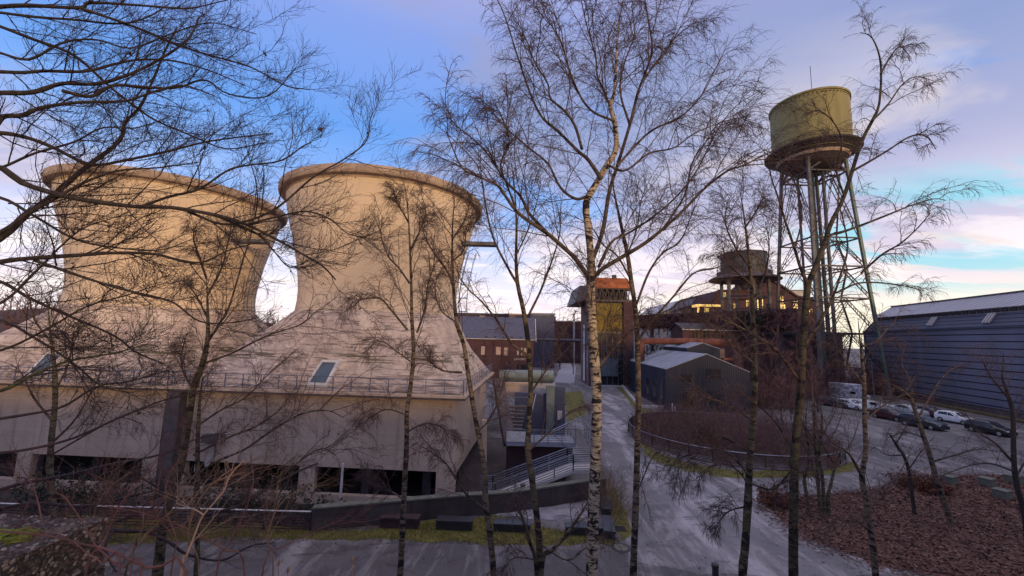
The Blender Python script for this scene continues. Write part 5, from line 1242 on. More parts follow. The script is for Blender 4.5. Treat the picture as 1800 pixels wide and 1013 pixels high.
# --- the big white birch in the middle
traced_tree('birch_tree', 'thickest white birch with black bark scars and a wide crown in the middle', 'tree', 11.0,
  [(36 * .55, 16, 0, [(1040, 1020), (1042, 930), (1047, 800), (1049, 700), (1044, 620), (1040, 560), (1038, 510), (1040, 470)]),
   (14, 5, .5, [(1040, 470), (1035, 410), (1030, 358), (1047, 325), (1067, 290), (1083, 262), (1080, 213), (1072, 187), (1080, 163), (1083, 110), (1086, 50), (1098, -10)])],
  [(12, 2, -1.5, [(1036, 490), (1012, 455), (997, 441), (963, 411), (933, 391), (908, 372), (884, 338), (877, 328), (845, 312), (813, 297), (793, 253), (782, 225)]),
   (8, 2, -1.2, [(963, 411), (930, 375), (915, 345), (890, 320), (870, 290), (850, 262), (820, 235), (790, 215)]),
   (10, 3, .8, [(1030, 358), (1057, 315), (1033, 280), (1017, 267), (980, 230), (953, 207), (933, 167), (910, 100), (883, 17), (860, -20)][1:]),
   (8, 2, 1.5, [(1033, 345), (1012, 350), (985, 330), (965, 290), (940, 268), (905, 240), (880, 215), (850, 205)]),
   (7, 2, -.6, [(1023, 263), (1010, 220), (990, 193), (967, 173), (963, 147), (940, 110), (925, 70), (905, 30)]),
   (11, 4, 1.6, [(1042, 455), (1060, 405), (1070, 340), (1085, 292), (1107, 220), (1120, 167), (1127, 147), (1140, 113), (1147, 83), (1137, 20), (1130, -20)]),
   (7, 2, 2.0, [(1085, 292), (1120, 253), (1150, 227), (1200, 203), (1235, 165), (1258, 120), (1270, 95)]),
   (6, 2, -1.0, [(1072, 187), (1063, 163), (1050, 133), (1047, 100), (1030, 40), (1020, -10)]),
   (6, 2, 1.0, [(1127, 147), (1150, 115), (1175, 85), (1195, 50), (1215, 30)]),
   (11, 3, -1.4, [(1043, 488), (1060, 472), (1100, 448), (1133, 428), (1167, 401), (1200, 371), (1240, 330), (1280, 300), (1310, 290), (1345, 270)]),
   (7, 2, 1.2, [(1052, 470), (1075, 425), (1105, 410), (1150, 380), (1190, 345), (1225, 300), (1255, 240), (1290, 190), (1335, 160)]),
   (6, 2, 1.5, [(1067, 290), (1100, 300), (1140, 270), (1185, 260), (1220, 235), (1270, 215), (1310, 205)]),
   (6, 2, -1.5, [(1080, 213), (1040, 195), (1015, 160), (1000, 120), (985, 70), (960, 30), (950, -10)]),
   (6, 2, 1.5, [(1107, 220), (1090, 160), (1098, 110), (1115, 60), (1110, 10)]),
   (5, 2, -1.5, [(908, 372), (893, 330), (880, 290), (895, 250), (885, 215), (870, 180)]),
   (5, 2, .8, [(1167, 401), (1205, 340), (1215, 290), (1240, 250), (1262, 225)]),
   (8, 6, 1.2, [(1053, 645), (1066, 628), (1085, 605), (1117, 575), (1140, 561)])],
  'birch', 'birch_white', 'birch_limb', None, 1.0, 1.0, BG)
traced_tree('birch_tree', 'straight brown birch just right of the thickest white birch', 'tree', 12.5,
  [(12, 6, .5, [(1113, 1020), (1117, 900), (1120, 800), (1122, 700), (1121, 620), (1117, 545), (1110, 498), (1103, 448), (1090, 388), (1080, 340), (1073, 300)])],
  [(6, 2, 1, [(1117, 540), (1140, 480), (1165, 445), (1195, 425), (1215, 380), (1230, 345)]), (6, 2, .5, [(1120, 600), (1150, 560), (1185, 520), (1220, 480), (1262, 470), (1300, 440), (1330, 425)]),
   (5, 2, -1, [(1108, 490), (1085, 450), (1060, 430), (1040, 400), (1010, 380)]), (4, 1.5, 1, [(1103, 448), (1120, 400), (1128, 350), (1145, 310)]), (4, 1.5, 1, [(1122, 700), (1140, 740), (1180, 760), (1210, 790)][:1] + [(1118, 860), (1150, 800), (1200, 785), (1240, 770)])],
  'young', 'birch_brown', 'birch_limb', None, .8, 1.0, BG)
traced_tree('birch_tree', 'forked birch with two low side stems left of the thickest white birch', 'tree', 11.5,
  [(12, 5, .3, [(950, 1020), (947, 943), (938, 863), (928, 793), (930, 743), (933, 676), (928, 600), (920, 545), (910, 500), (907, 450), (908, 400), (905, 338), (900, 290)]),
   (8, 4, -1, [(943, 1000), (930, 950), (920, 916), (905, 873)]), (8, 4, 1, [(953, 993), (970, 968), (993, 943), (1020, 905), (1037, 876)])],
  [(7, 2, -1, [(928, 625), (900, 605), (877, 568), (847, 531), (820, 505), (800, 470)]), (7, 2, .8, [(912, 503), (893, 471), (867, 418), (853, 358), (848, 320), (838, 290)]),
   (6, 2, 1, [(930, 553), (953, 505), (977, 438), (985, 400), (980, 360)]), (5, 2, 1.5, [(928, 793), (960, 765), (985, 738), (1005, 722), (1022, 715)]), (5, 2, -1, [(933, 690), (960, 650), (975, 610), (1000, 570)]),
   (4, 1.5, .6, [(907, 450), (930, 400), (945, 350), (950, 320)]), (3, 1, -.8, [(946, 985), (910, 980), (890, 990), (880, 1005)]), (3, 1, .8, [(953, 960), (1000, 985), (1040, 955), (1080, 960)])],
  'young', 'birch_green', 'birch_limb', None, .72, .95, BG)
traced_tree('birch_tree', 'curved grey birch in front of the near tower corner', 'tree', 12.0,
  [(11, 5, .5, [(868, 1020), (860, 929), (853, 876), (852, 826), (840, 759), (830, 703), (822, 650), (815, 605), (803, 568), (797, 505), (795, 440), (796, 388), (800, 345)])],
  [(6, 2, -1, [(797, 505), (787, 478), (763, 445), (745, 410), (742, 375)]), (5, 2, -1, [(853, 896), (817, 866), (787, 819), (765, 800), (743, 786)]), (5, 2, 1, [(812, 655), (780, 652), (760, 640), (747, 625), (730, 601)]),
   (4, 1.5, .5, [(803, 568), (775, 545), (765, 510), (770, 480)]), (4, 1.5, 1, [(796, 420), (815, 390), (825, 360), (822, 335)]), (4, 1.5, -.6, [(795, 460), (815, 440), (820, 410), (835, 395)]), (4, 1.5, .7, [(840, 759), (862, 735), (880, 690), (890, 650)])],
  'young', 'birch_brown', 'birch_limb', None, .85, .85, BG)
traced_tree('birch_tree', 'slender pale birch standing before the middle of the near tower', 'tree', 12.5,
  [(11, 4, .5, [(703, 1020), (707, 943), (710, 876), (715, 776), (715, 726), (722, 676), (727, 621), (724, 560), (723, 505), (720, 421), (717, 371), (712, 335)])],
  [(5, 2, -1, [(716, 580), (687, 545), (667, 525), (633, 528), (620, 545)]), (5, 2, .6, [(720, 498), (700, 470), (683, 451), (670, 415), (672, 380)]), (5, 2, .8, [(733, 585), (742, 560), (748, 540), (752, 500), (762, 470), (765, 430)]),
   (4, 1.5, 1, [(721, 440), (740, 400), (748, 370), (740, 340)]), (4, 1.5, -.8, [(718, 390), (700, 360), (690, 335)]), (4, 1.5, .7, [(716, 730), (680, 720), (650, 735), (640, 745)]), (4, 1.5, -.7, [(715, 760), (745, 745), (775, 750), (790, 770)]),
   (4, 1.5, .7, [(712, 880), (680, 860), (655, 855), (640, 840)]), (3, 1.5, -.7, [(727, 640), (700, 620), (670, 600), (650, 610)])],
  'young', 'birch_brown', 'birch_limb', None, .85, .85, BG)
traced_tree('birch_tree', 'twin stemmed birch with long drooping side limbs before the dark pillar', 'tree', 13.5,
  [(15, 7, 0, [(277, 1010), (287, 923), (300, 876), (320, 809), (333, 726), (342, 676), (356, 640), (365, 595), (365, 540), (363, 490)]),
   (9, 5, 0, [(345, 1015), (347, 943), (347, 809), (350, 720), (356, 660)])],
  [(6, 2, .5, [(366, 600), (385, 570), (403, 538), (430, 448), (443, 405), (450, 340)]), (5, 2, -1, [(363, 490), (350, 450), (340, 420), (345, 395)]), (5, 2, 1, [(364, 520), (390, 470), (400, 430), (410, 400)]),
   (6, 2, -1.2, [(330, 845), (380, 812), (430, 790), (480, 755), (530, 728), (575, 722), (605, 735)]), (5, 2, 1, [(356, 640), (410, 620), (470, 590), (530, 570), (560, 545), (595, 545)]),
   (5, 2, .8, [(345, 750), (390, 720), (430, 700), (465, 665), (490, 640)]), (5, 2, .8, [(340, 800), (400, 770), (450, 750), (480, 730), (510, 705)]), (4, 2, -.8, [(300, 876), (265, 850), (240, 840), (215, 850)]),
   (4, 2, -.8, [(345, 690), (325, 660), (318, 630), (325, 600)]), (4, 1.5, .6, [(365, 560), (345, 520), (325, 500), (315, 520)]), (5, 2, -1, [(320, 830), (420, 880), (500, 830), (560, 790), (590, 800)])],
  'young', 'birch_green', 'birch_limb', None, .95, .95, BG)
traced_tree('birch_tree', 'pale birch behind the mossy stone block at the far left', 'tree', 19.5,
  [(11, 5, 0, [(94, 905), (92, 880), (88, 826), (90, 776), (97, 703), (95, 640), (88, 580), (84, 530)])],
  [(5, 2, 1, [(90, 780), (130, 740), (160, 690), (180, 650)]), (5, 2, -1, [(92, 740), (60, 700), (40, 660), (20, 640)]), (4, 2, 1, [(96, 690), (120, 640), (130, 590), (150, 560)]), (4, 2, -1, [(88, 600), (60, 560), (50, 520), (30, 500)]), (4, 2, 1, [(90, 800), (160, 760), (210, 735), (250, 745)])],
  'young', 'birch_green', 'birch_limb', None, .8, .8, BG)
traced_tree('birch_tree', 'weeping birch with a drooping fine crown before the black house', 'tree', 12.5,
  [(14, 5, .5, [(1305, 1020), (1310, 959), (1315, 876), (1318, 809), (1323, 743), (1327, 676), (1325, 600), (1322, 520), (1314, 430), (1307, 375), (1300, 330)])],
  [(5, 2, .8, [(1323, 530), (1345, 480), (1352, 430), (1345, 390)]), (5, 2, -.8, [(1318, 470), (1290, 430), (1275, 390), (1280, 350)]), (5, 2, 1.2, [(1310, 400), (1330, 370), (1345, 340)]), (4, 2, -1, [(1320, 500), (1285, 470), (1262, 450)]),
   (5, 2, 1, [(1320, 840), (1290, 805), (1262, 790), (1225, 795), (1190, 810), (1172, 835)]), (4, 1.5, .4, [(1318, 860), (1300, 830), (1270, 815), (1240, 825), (1225, 850)]), (4, 1.5, 1.6, [(1321, 800), (1285, 775), (1245, 765), (1205, 785), (1185, 815)]), (5, 2, -1, [(1318, 850), (1360, 860), (1390, 830), (1420, 835)]), (4, 2, 1, [(1314, 890), (1280, 900), (1255, 930)]), (4, 2, -1, [(1324, 740), (1290, 720), (1250, 700), (1225, 705)]), (5, 2, 1, [(1326, 640), (1290, 610), (1250, 570), (1210, 555)])],
  'birch', 'birch_green', 'birch_limb', None, .8, .9, BG)
traced_tree('birch_tree', 'stout dark birch forking high in front of the tall water tower', 'tree', 11.5,
  [(14, 10, 0, [(1395, 1020), (1395, 909), (1397, 809), (1400, 759), (1408, 676), (1411, 605), (1417, 530), (1420, 500)]),
   (9, 3, .5, [(1420, 500), (1436, 462), (1450, 425), (1462, 390), (1484, 345), (1513, 253), (1533, 213), (1546, 180), (1548, 110), (1533, 67), (1512, 57)])],
  [(8, 2, -.8, [(1420, 500), (1407, 471), (1397, 438), (1380, 388), (1367, 345), (1355, 310), (1350, 270)]), (7, 2, 1, [(1452, 415), (1490, 405), (1553, 381), (1600, 362), (1640, 350), (1662, 352)]),
   (6, 2, -1, [(1500, 300), (1530, 283), (1560, 265), (1600, 240), (1628, 240), (1645, 262)]), (5, 2, 1, [(1533, 213), (1560, 185), (1585, 150), (1610, 135), (1640, 142)]), (5, 2, 1, [(1548, 130), (1565, 100), (1582, 82), (1600, 100)]),
   (7, 2, .8, [(1412, 610), (1440, 568), (1463, 525), (1477, 485), (1490, 440), (1485, 400), (1470, 350), (1430, 290)]), (5, 2, 1, [(1470, 515), (1510, 498), (1557, 498), (1600, 505), (1625, 512)]), (5, 2, -1, [(1513, 481), (1550, 448), (1583, 428), (1613, 401), (1635, 375)][:]),
   (6, 2, -1.2, [(1402, 665), (1360, 611), (1325, 590), (1293, 571), (1265, 560)]), (5, 2, -.6, [(1484, 345), (1470, 300), (1480, 250), (1465, 215), (1440, 195), (1415, 200)]), (4, 1.5, .6, [(1397, 438), (1410, 380), (1400, 330), (1385, 300)]), (5, 2, 1, [(1398, 800), (1365, 745), (1340, 720), (1310, 700)])],
  'birch', 'birch_dark', 'birch_limb', None, .6, .75, BG)
traced_tree('birch_tree', 'thin birch with a low fork in front of the blue hall', 'tree', 13.0,
  [(10, 5, .5, [(1540, 1020), (1530, 926), (1518, 859), (1515, 833), (1522, 793), (1520, 743), (1519, 676), (1516, 640), (1512, 600), (1508, 560)])],
  [(6, 2, -1, [(1516, 840), (1500, 810), (1487, 793), (1460, 775), (1440, 745)]), (4, 1.5, 1, [(1520, 740), (1550, 715), (1590, 690), (1610, 660)]), (4, 1.5, -1, [(1519, 680), (1490, 640), (1470, 610)]), (4, 1.5, .7, [(1528, 900), (1545, 860), (1570, 845), (1600, 800)]),
   (4, 1.5, -1, [(1532, 935), (1495, 910), (1470, 925), (1440, 905)]), (4, 1.5, 1, [(1514, 610), (1540, 600), (1570, 570), (1590, 580)])],
  'young', 'birch_brown', 'birch_limb', None, .6, .75, BG)
traced_tree('birch_tree', 'leaning white barked birch growing from the dead leaves beside the cubes', 'tree', 24.0,
  [(9, 4, 0, [(1667, 905), (1650, 856), (1637, 809), (1623, 766), (1613, 736), (1603, 706), (1590, 690), (1573, 679), (1545, 665)])],
  [(4, 1.5, 1, [(1613, 736), (1640, 690), (1660, 660), (1690, 640)]), (4, 1.5, 1, [(1605, 710), (1600, 670), (1585, 640), (1590, 610)]), (4, 1.5, -1, [(1638, 812), (1680, 800), (1720, 790), (1760, 795)]), (3, 1.5, 1, [(1625, 770), (1590, 760), (1560, 770)])],
  'young', 'birch_brown', 'birch_limb', None, .7, .75, BG)
traced_tree('small_tree', 'small bent dark tree with few twigs left of the leaning white birch', 'tree', 25.5,
  [(6, 3, 0, [(1605, 884), (1597, 826), (1588, 800), (1580, 789), (1568, 770), (1560, 759)])],
  [(3, 1.2, .6, [(1597, 826), (1615, 800), (1640, 770)]), (3, 1.2, -.6, [(1590, 800), (1560, 800), (1535, 785)]), (3, 1.2, .5, [(1575, 780), (1590, 755), (1600, 735)])],
  'young', 'bark_dark', None, None, .5, .7)
traced_tree('small_tree', 'dark bare tree at the right edge of the picture', 'tree', 23.0,
  [(9, 4, 0, [(1802, 910), (1795, 880), (1788, 856), (1782, 809), (1780, 726), (1770, 690), (1762, 660), (1765, 620)])],
  [(5, 1.5, 1, [(1782, 815), (1750, 780), (1720, 760), (1700, 730)]), (5, 1.5, 1, [(1780, 740), (1800, 700), (1820, 660)]), (4, 1.5, -1, [(1785, 830), (1740, 815), (1700, 820), (1660, 835)]), (4, 1.5, -1, [(1772, 700), (1740, 660), (1725, 630)]), (4, 1.5, 1, [(1785, 840), (1810, 800), (1830, 780)])],
  'young', 'bark_dark', None, None, .75, .9)
for (pts, lb) in (([(1418, 874), (1414, 840), (1422, 800), (1416, 750), (1420, 700)], 'left outer stem of the birch clump at the edge of the dead leaves'), ([(1440, 878), (1437, 830), (1433, 780), (1430, 720), (1426, 660)], 'pale middle stem of the birch clump at the edge of the dead leaves'),
                  ([(1448, 876), (1445, 835), (1440, 800), (1445, 740), (1440, 700)], 'white right middle stem of the birch clump at the edge of the dead leaves'), ([(1456, 873), (1462, 845), (1468, 820), (1480, 785)], 'short right outer stem of the birch clump at the edge of the dead leaves')):
    traced_tree('birch_tree', lb, 'tree', 25.0, [(6, 3, 0, pts)], [(3, 1, 1, [pts[2], (pts[2][0] + 30, pts[2][1] - 45), (pts[2][0] + 45, pts[2][1] - 90)]), (3, 1, -1, [pts[2], (pts[2][0] - 28, pts[2][1] - 50), (pts[2][0] - 35, pts[2][1] - 95)])],
      'young', 'birch_green', 'birch_limb', None, .5, .8, 'birch clump at the edge of the dead leaves')
# ---------------------------------------------------------------- the dark tree whose limbs hang in from the left
def overhang():
    foot = np.array([-9.5, 5.2]); t = thing('overhanging_tree', 'dark bare tree whose long limbs hang into the picture from the left', 'tree', (*foot, float(gz(*foot))))
    trunk = np.array([[-9.5, 5.2, float(gz(*foot)) - .2], [-9.4, 5.2, 8], [-9.2, 5.3, 10.5], [-9.0, 5.2, 13], [-8.6, 5.4, 16]]); limb_mesh('trunk', trunk, .24, .10, 'bark_dark', t, 12, 40)
    L = [  # width at frame edge, end width, distance, drift, traced line
     (9, 2, 5.2, .6, [(-20, 14), (47, 10), (140, 14), (160, 5), (250, 10), (330, 15), (400, 0)]),
     (7, 2, 5.2, .8, [(140, 14), (230, 45), (310, 78), (360, 95), (440, 118), (500, 150), (545, 158)]),
     (6, 2, 5.6, .4, [(-20, 20), (60, 30), (130, 35), (210, 42), (260, 30), (300, 5)]),
     (7, 2, 5.4, .4, [(-20, 126), (40, 128), (80, 125), (150, 126), (205, 112), (250, 105), (310, 108), (370, 125), (430, 150)]),
     (9, 3, 4.8, .5, [(-20, 165), (55, 163), (110, 147), (170, 148), (230, 130), (280, 105), (330, 70), (350, 30)]),
     (8, 2, 4.9, .8, [(110, 160), (160, 170), (200, 150), (250, 153), (310, 155), (360, 140), (400, 165), (470, 170), (520, 120)]),
     (10, 2, 4.6, .7, [(-20, 225), (5, 205), (40, 203), (70, 190), (140, 180), (220, 178), (260, 165), (320, 150), (380, 170)]),
     (6, 2, 5.8, .5, [(-20, 40), (60, 70), (130, 97), (190, 150), (240, 190), (280, 215), (340, 240), (400, 262), (470, 250)]),
     (8, 2, 5.0, .5, [(-20, 234), (40, 240), (95, 260), (160, 290), (230, 280), (300, 265), (360, 250), (430, 240), (480, 235)]),
     (9, 3, 5.4, .4, [(-15, 430), (50, 375), (100, 338), (150, 295), (195, 262), (215, 240), (220, 215), (245, 190), (265, 150), (290, 90), (310, 50)]),
     (11, 3, 4.4, .9, [(-20, 290), (40, 322), (87, 338), (143, 351), (233, 363), (300, 365), (377, 378), (433, 395), (493, 425), (533, 448), (567, 468), (590, 492)]),
     (9, 2, 4.6, .5, [(-20, 463), (43, 455), (150, 448), (187, 445), (267, 446), (317, 458), (357, 461), (400, 441), (440, 430)]),
     (7, 2, 4.7, .5, [(60, 458), (110, 475), (157, 491), (213, 508), (283, 525), (310, 535), (350, 565), (400, 568), (450, 560)]),
     (6, 2, 5.0, .5, [(-20, 490), (53, 525), (110, 551), (200, 590), (240, 620), (290, 640)]),
     (8, 2, 4.5, .6, [(-20, 418), (50, 375), (90, 353), (150, 320), (210, 300), (280, 295), (350, 285)]),
     (6, 2, 5.2, .4, [(250, 363), (300, 345), (350, 333), (400, 300), (440, 290), (493, 283), (533, 257), (548, 250)]),
     (6, 1.5, 5.0, .4, [(330, 372), (400, 395), (480, 370), (550, 312), (600, 283), (643, 250), (650, 213), (655, 198)]),
     (5, 1.5, 5.0, .3, [(433, 395), (500, 378), (540, 372), (580, 385), (610, 410), (650, 420)]),
     (5, 1.5, 5.1, .3, [(380, 380), (450, 410), (480, 440), (510, 470), (545, 455), (600, 470), (660, 478)][:5]),
     (7, 2, 4.4, .4, [(-15, 690), (60, 658), (120, 635), (200, 621), (260, 605)]),
     (5, 1.5, 4.6, .3, [(-15, 560), (70, 600), (130, 640), (180, 680), (230, 690)]),
     (5, 1.5, 4.8, .3, [(-15, 620), (80, 580), (150, 540), (220, 520), (280, 500)]),
     (6, 1.5, 4.7, .4, [(-15, 345), (60, 380), (130, 420), (200, 435), (280, 440), (340, 420)]),
     (5, 1.5, 4.6, .3, [(-15, 540), (60, 480), (110, 430), (150, 400), (210, 380)]),
     (5, 1.5, 5.0, .3, [(-15, 300), (60, 270), (130, 250), (180, 225), (240, 225), (300, 205)]),
     (5, 1.5, 5.4, .3, [(-15, 90), (50, 105), (110, 75), (170, 70), (230, 85), (300, 60), (370, 40), (450, 60)])]
    lines, rad = [], []
    for w0, w1, D, dd, pts in L:
        l = px_line(pts, D, dd); r0 = w0 * D / F / 2 * .82
        if pts[0][0] < 0:
            zr = np.clip(l[0][2] - .5, 7.5, 15); root = np.array([-9.2, 5.25, zr]); l = np.vstack([root, (root * .4 + l[0] * .6) + [0, 0, .12], l])
            limb_mesh('limb', l, r0 * 1.5, max(.004, w1 * D / F / 2), 'bark_moss' if pts[0][1] == 690 else 'bark_dark', t, 7, 40, .05); lines.append(l[2:])
        else:
            limb_mesh('limb', l, r0, max(.004, w1 * D / F / 2), 'bark_dark', t, 7, 34, .05); lines.append(l)
        rad.append(r0)
    cr = Crown(); P1, P2, P3 = crown_from(cr, lines, rad, 'dark', .02, 1.0, .8)
    # buds and a few hanging dead leaves
    tips = np.vstack([P3[:, -1], P2[:, -1]]); tips = tips[RNG.random(len(tips)) < .12]
    cr.leaves(tips, .012); dl = P2[RNG.random(len(P2)) < .008][:, 4]; cr.leaves(dl + [0, 0, -.02], .035); cr.leaves(dl + [0.01, 0, -.05], .03)
    cr.build('crown', 'twig_dark', t)
overhang()
# ---------------------------------------------------------------- foreground sprays at the lower left
def spray(name, label, D, lines, mat, dens=.8, ls=.5, group=None, cat='shrub', sty='shrub'):
    l0 = px_line(lines[0][3], D, lines[0][2]); g = (l0[0][0], l0[0][1] - .1, float(gz(l0[0][0], l0[0][1])))
    t = thing(name, label, cat, g, group); L, R = [], []
    for w0, w1, dd, pts in lines:
        l = px_line(pts, D, dd); q = np.array([l[0][0] * 1.0, l[0][1], float(gz(l[0][0], l[0][1])) - .1])
        if pts[0][1] > 985: l = np.vstack([q, l])
        limb_mesh('stem', l, w0 * D / F / 2, max(.0025, w1 * D / F / 2), mat, t, 6, 26, .05); L.append(l); R.append(w0 * D / F / 2)
    cr = Crown(); crown_from(cr, L, R, sty, .3, dens, ls); cr.build('twigs', mat, t)
    return t
spray('bramble', 'reddish and pale arching bramble stems in front of the mossy stone block', 3.0,
  [(4.5, 2.5, .3, [(330, 1013), (270, 1003), (210, 975), (175, 962), (145, 957), (100, 945), (65, 940), (20, 936), (-20, 930)]), (3, 1.5, .3, [(250, 1012), (215, 1000), (185, 975), (165, 955), (150, 925), (130, 895), (115, 875), (100, 867)]),
   (3, 1.5, .2, [(210, 1013), (180, 990), (150, 970), (125, 950), (80, 930)]), (2, 1, .2, [(232, 990), (240, 960), (250, 930), (253, 898)])], 'twig_red', .5, .25)
spray('bramble', 'tall pale tan bramble stem curving up before the twin stemmed birch', 3.4,
  [(4, 1.8, .3, [(318, 1013), (325, 985), (337, 955), (348, 925), (358, 905), (380, 880), (395, 860), (405, 835), (430, 808)]), (2.5, 1, .2, [(358, 905), (340, 895), (310, 885)])], 'twig_pale', .5, .25)
spray('low_branch', 'dark low branch reaching right over the lane with fine dark twigs', 5.5,
  [(9, 3, .6, [(105, 1013), (110, 960), (122, 935), (200, 933), (260, 934), (310, 925), (360, 905), (420, 890), (470, 860), (520, 830), (560, 815)]), (5, 2, .6, [(260, 934), (300, 955), (330, 975), (390, 985), (440, 960), (475, 955)]), (5, 2, -.5, [(200, 933), (185, 960), (195, 990), (205, 1005)]), (4, 1.5, .5, [(310, 925), (400, 905), (450, 915), (520, 905)])], 'twig_dark', 1.0, .5, None, 'branch')
for x0, y1, lb in ((490, 990, 'taller dry seed stalk at the bottom edge beside the low dark branch'), (506, 1003, 'shorter dry seed stalk at the bottom edge beside a taller one'), (620, 985, 'dry stalk at the bottom edge left of the slender pale birch')):
    p0, p1 = at(x0 - 2, 1040, 4.6), at(x0, y1, 4.6); g0_ = np.array([p0[0], p0[1], float(gz(p0[0], p0[1]))])
    t = thing('seed_stalk', lb, 'plant', tuple(g0_)); MB().tube([g0_, p0, p1], [.006, .005, .004], 5).build('stalk', 'twig_pale', t)
    MB().lathe([(0, -.03), (.012, -.02), (.014, .02), (0, .045)], tuple(p1), 8).build('seed_head', 'twig_brown', t)
# ---------------------------------------------------------------- bushes
def bush(name, label, c, rx, ry, h, n, mat, leafmat=None, nl=0, lsz=.05, group=None, r=(.009, .004), gfun=gz, kind=None, cat='shrub', lean=.5):
    ang = RNG.uniform(0, 2 * pi, n); q = np.sqrt(RNG.random(n)); S = np.stack([c[0] + rx * q * np.cos(ang), c[1] + ry * q * np.sin(ang), np.zeros(n)], 1); S[:, 2] = gfun(S[:, 0], S[:, 1]) - .05
    D = nrm(np.stack([RNG.normal(0, lean, n), RNG.normal(0, lean, n), np.ones(n)], 1)); L = h * RNG.uniform(.5, 1.15, n)
    cr = Crown(); P = grow(S, D, L, 7, .16, -.03); cr.add(P, np.full(n, r[0]), np.full(n, r[0] * .4), 3)
    S2, D2, L2, _, _ = spawn(P, np.full(n, r[0]), 7, .2, 1, .8, .38); P2 = grow(S2, D2, L2, 5, .2, -.04); cr.add(P2, np.full(len(P2), r[1]), np.full(len(P2), r[1] * .5), 3)
    S3, D3, L3, _, _ = spawn(P2, np.full(len(P2), r[1]), 3, .2, 1, .8, .5); P3 = grow(S3, D3, L3, 4, .2, -.05); cr.add(P3, np.full(len(P3), r[1] * .7), np.full(len(P3), r[1] * .35), 3)
    if kind: return cr.build(name, mat, None, label=label, cat=cat, kind=kind)
    t = thing(name, label, cat, (c[0], c[1], float(gfun(c[0], c[1]))), group); cr.build('stems', mat, t)
    if leafmat:
        A = P3.reshape(-1, 3); C = A[RNG.integers(0, len(A), nl)] + RNG.normal(0, .05, (nl, 3)); lf = Crown(); lf.leaves(C, lsz); lf.build('leaves', leafmat, t)
    return t
bush('evergreen_bush', 'dark green leafy bush in front of the second opening of the near tower', (-15.5, 25.6), 3.4, 1.0, 3.0, 90, 'twig_dark', 'leaf_evergreen', 9000, .075)
bush('evergreen_bush', 'small dark green bush beside the white pipe under the near tower', (-11.0, 24.9), 1.0, .8, 2.5, 45, 'twig_dark', 'leaf_evergreen', 3200, .07)
bush('evergreen_bush', 'dark green bush before the opening of the left tower behind the fence', (-27.5, 26.2), 4.5, 1.2, 2.8, 100, 'twig_dark', 'leaf_evergreen', 8000, .08)
lab = ['bramble thicket behind the fence left of the dark pillar', 'bramble thicket behind the fence right of the dark pillar', 'bramble thicket at the end of the rail fence before the retaining wall', 'bramble thicket behind the fence at the left edge', 'purple brown scrub at the foot of the left tower wall']
for (x, y, rx, ry, h), lb in zip(((-22, 23.4, 3.5, 1.2, 2.6), (-15.5, 22.9, 3.5, .8, 2.2), (-11.3, 22.6, 1.6, .7, 1.6), (-30, 23.0, 4, 1.2, 2.6), (-36, 24.5, 5, 1.5, 3.2)), lab):
    bush('bramble_thicket', lb, (x, y), rx, ry, h, 150, 'twig_violet', None, 0, .05, 'bramble thickets behind the fence', (.011, .0055))
lab = ['low bare scrub on the grass behind the mossy stone block', 'low bare scrub beside the fence before the twin stemmed birch', 'bare bush in the grass corner beside the path right of the thick birch']
for (x, y, rx, ry, h, n), lb in zip(((-21, 20.4, 3.0, .9, 1.5, 120), (-14.5, 20.6, 3, .7, 1.1, 90), (6.3, 26.0, .9, 2.4, 2.3, 130)), lab):
    bush('bare_scrub', lb, (x, y), rx, ry, h, n, 'twig_brown', None, 0, .05, 'low bare scrub', (.010, .005))
# brambles inside the ring fence
ringg = lambda x, y: np.zeros_like(np.asarray(x, float))
bush('bramble_mass', 'brown tangle of brambles filling the round fence', (RC[0], RC[1]), RR - .9, RR - .9, 3.1, 1000, 'twig_violet', None, 0, .05, None, (.018, .011), ringg, 'stuff', 'brambles', .55)
bush('bramble_mass', 'pale brown bramble tips along the edge inside the round fence', (RC[0], RC[1]), RR - .7, RR - .7, 2.7, 650, 'twig_brown', None, 0, .05, None, (.015, .010), ringg, 'stuff', 'brambles', .8)
sheet('soil', [cp_(a, RR - .4, 0)[:2] for a in ang[:-1]], .02, 'soil', 2, 0, 1, kind='structure')
# rusty low hedges at the edge of the leaves
for (x, y, rx, h, n), lb in zip(((1362, 888, 1.1, 1.2, 70), (1612, 858, 1.2, 1.3, 80), (1645, 868, .8, .8, 50)), ('rust brown leafy beech shrub at the tip of the dead leaf bed', 'rust brown leafy beech shrub left of the concrete cubes', 'smaller rusty leafed shrub right beside the leaning birch')):
    p = onz(x, y); bush('beech_shrub', lb, (p[0], p[1]), rx, rx * .7, h, n, 'twig_red', 'leaf_rust', 2600, .06, 'rust leaved shrubs on the leaf bed')
# ---------------------------------------------------------------- dead leaves on the mound
lp = np.array([onz(x, y)[:2] for x, y in ((1350, 885), (1380, 878), (1440, 872), (1500, 866), (1587, 850), (1660, 838), (1740, 836), (1850, 842), (2050, 880), (2100, 1000), (1900, 1030), (1720, 1018), (1620, 1006), (1533, 988), (1453, 960), (1413, 940), (1365, 905))])
def inside(x, y, poly):
    c = np.zeros(np.shape(x), bool); j = len(poly) - 1
    for i in range(len(poly)):
        xi, yi = poly[i]; xj, yj = poly[j]
        c ^= ((yi > y) != (yj > y)) & (x < (xj - xi) * (y - yi) / (yj - yi + 1e-12) + xi); j = i
    return c
sheet('leaf_bed', list(lp), .02, 'leaf_dead', 8, .3, .6, kind='structure')
lo_, hi_ = lp.min(0), lp.max(0); C = RNG.uniform(lo_, hi_, (60000, 2)); C = C[inside(C[:, 0], C[:, 1], lp)]
hgt = .03 + .10 * RNG.random(len(C)) ** 2
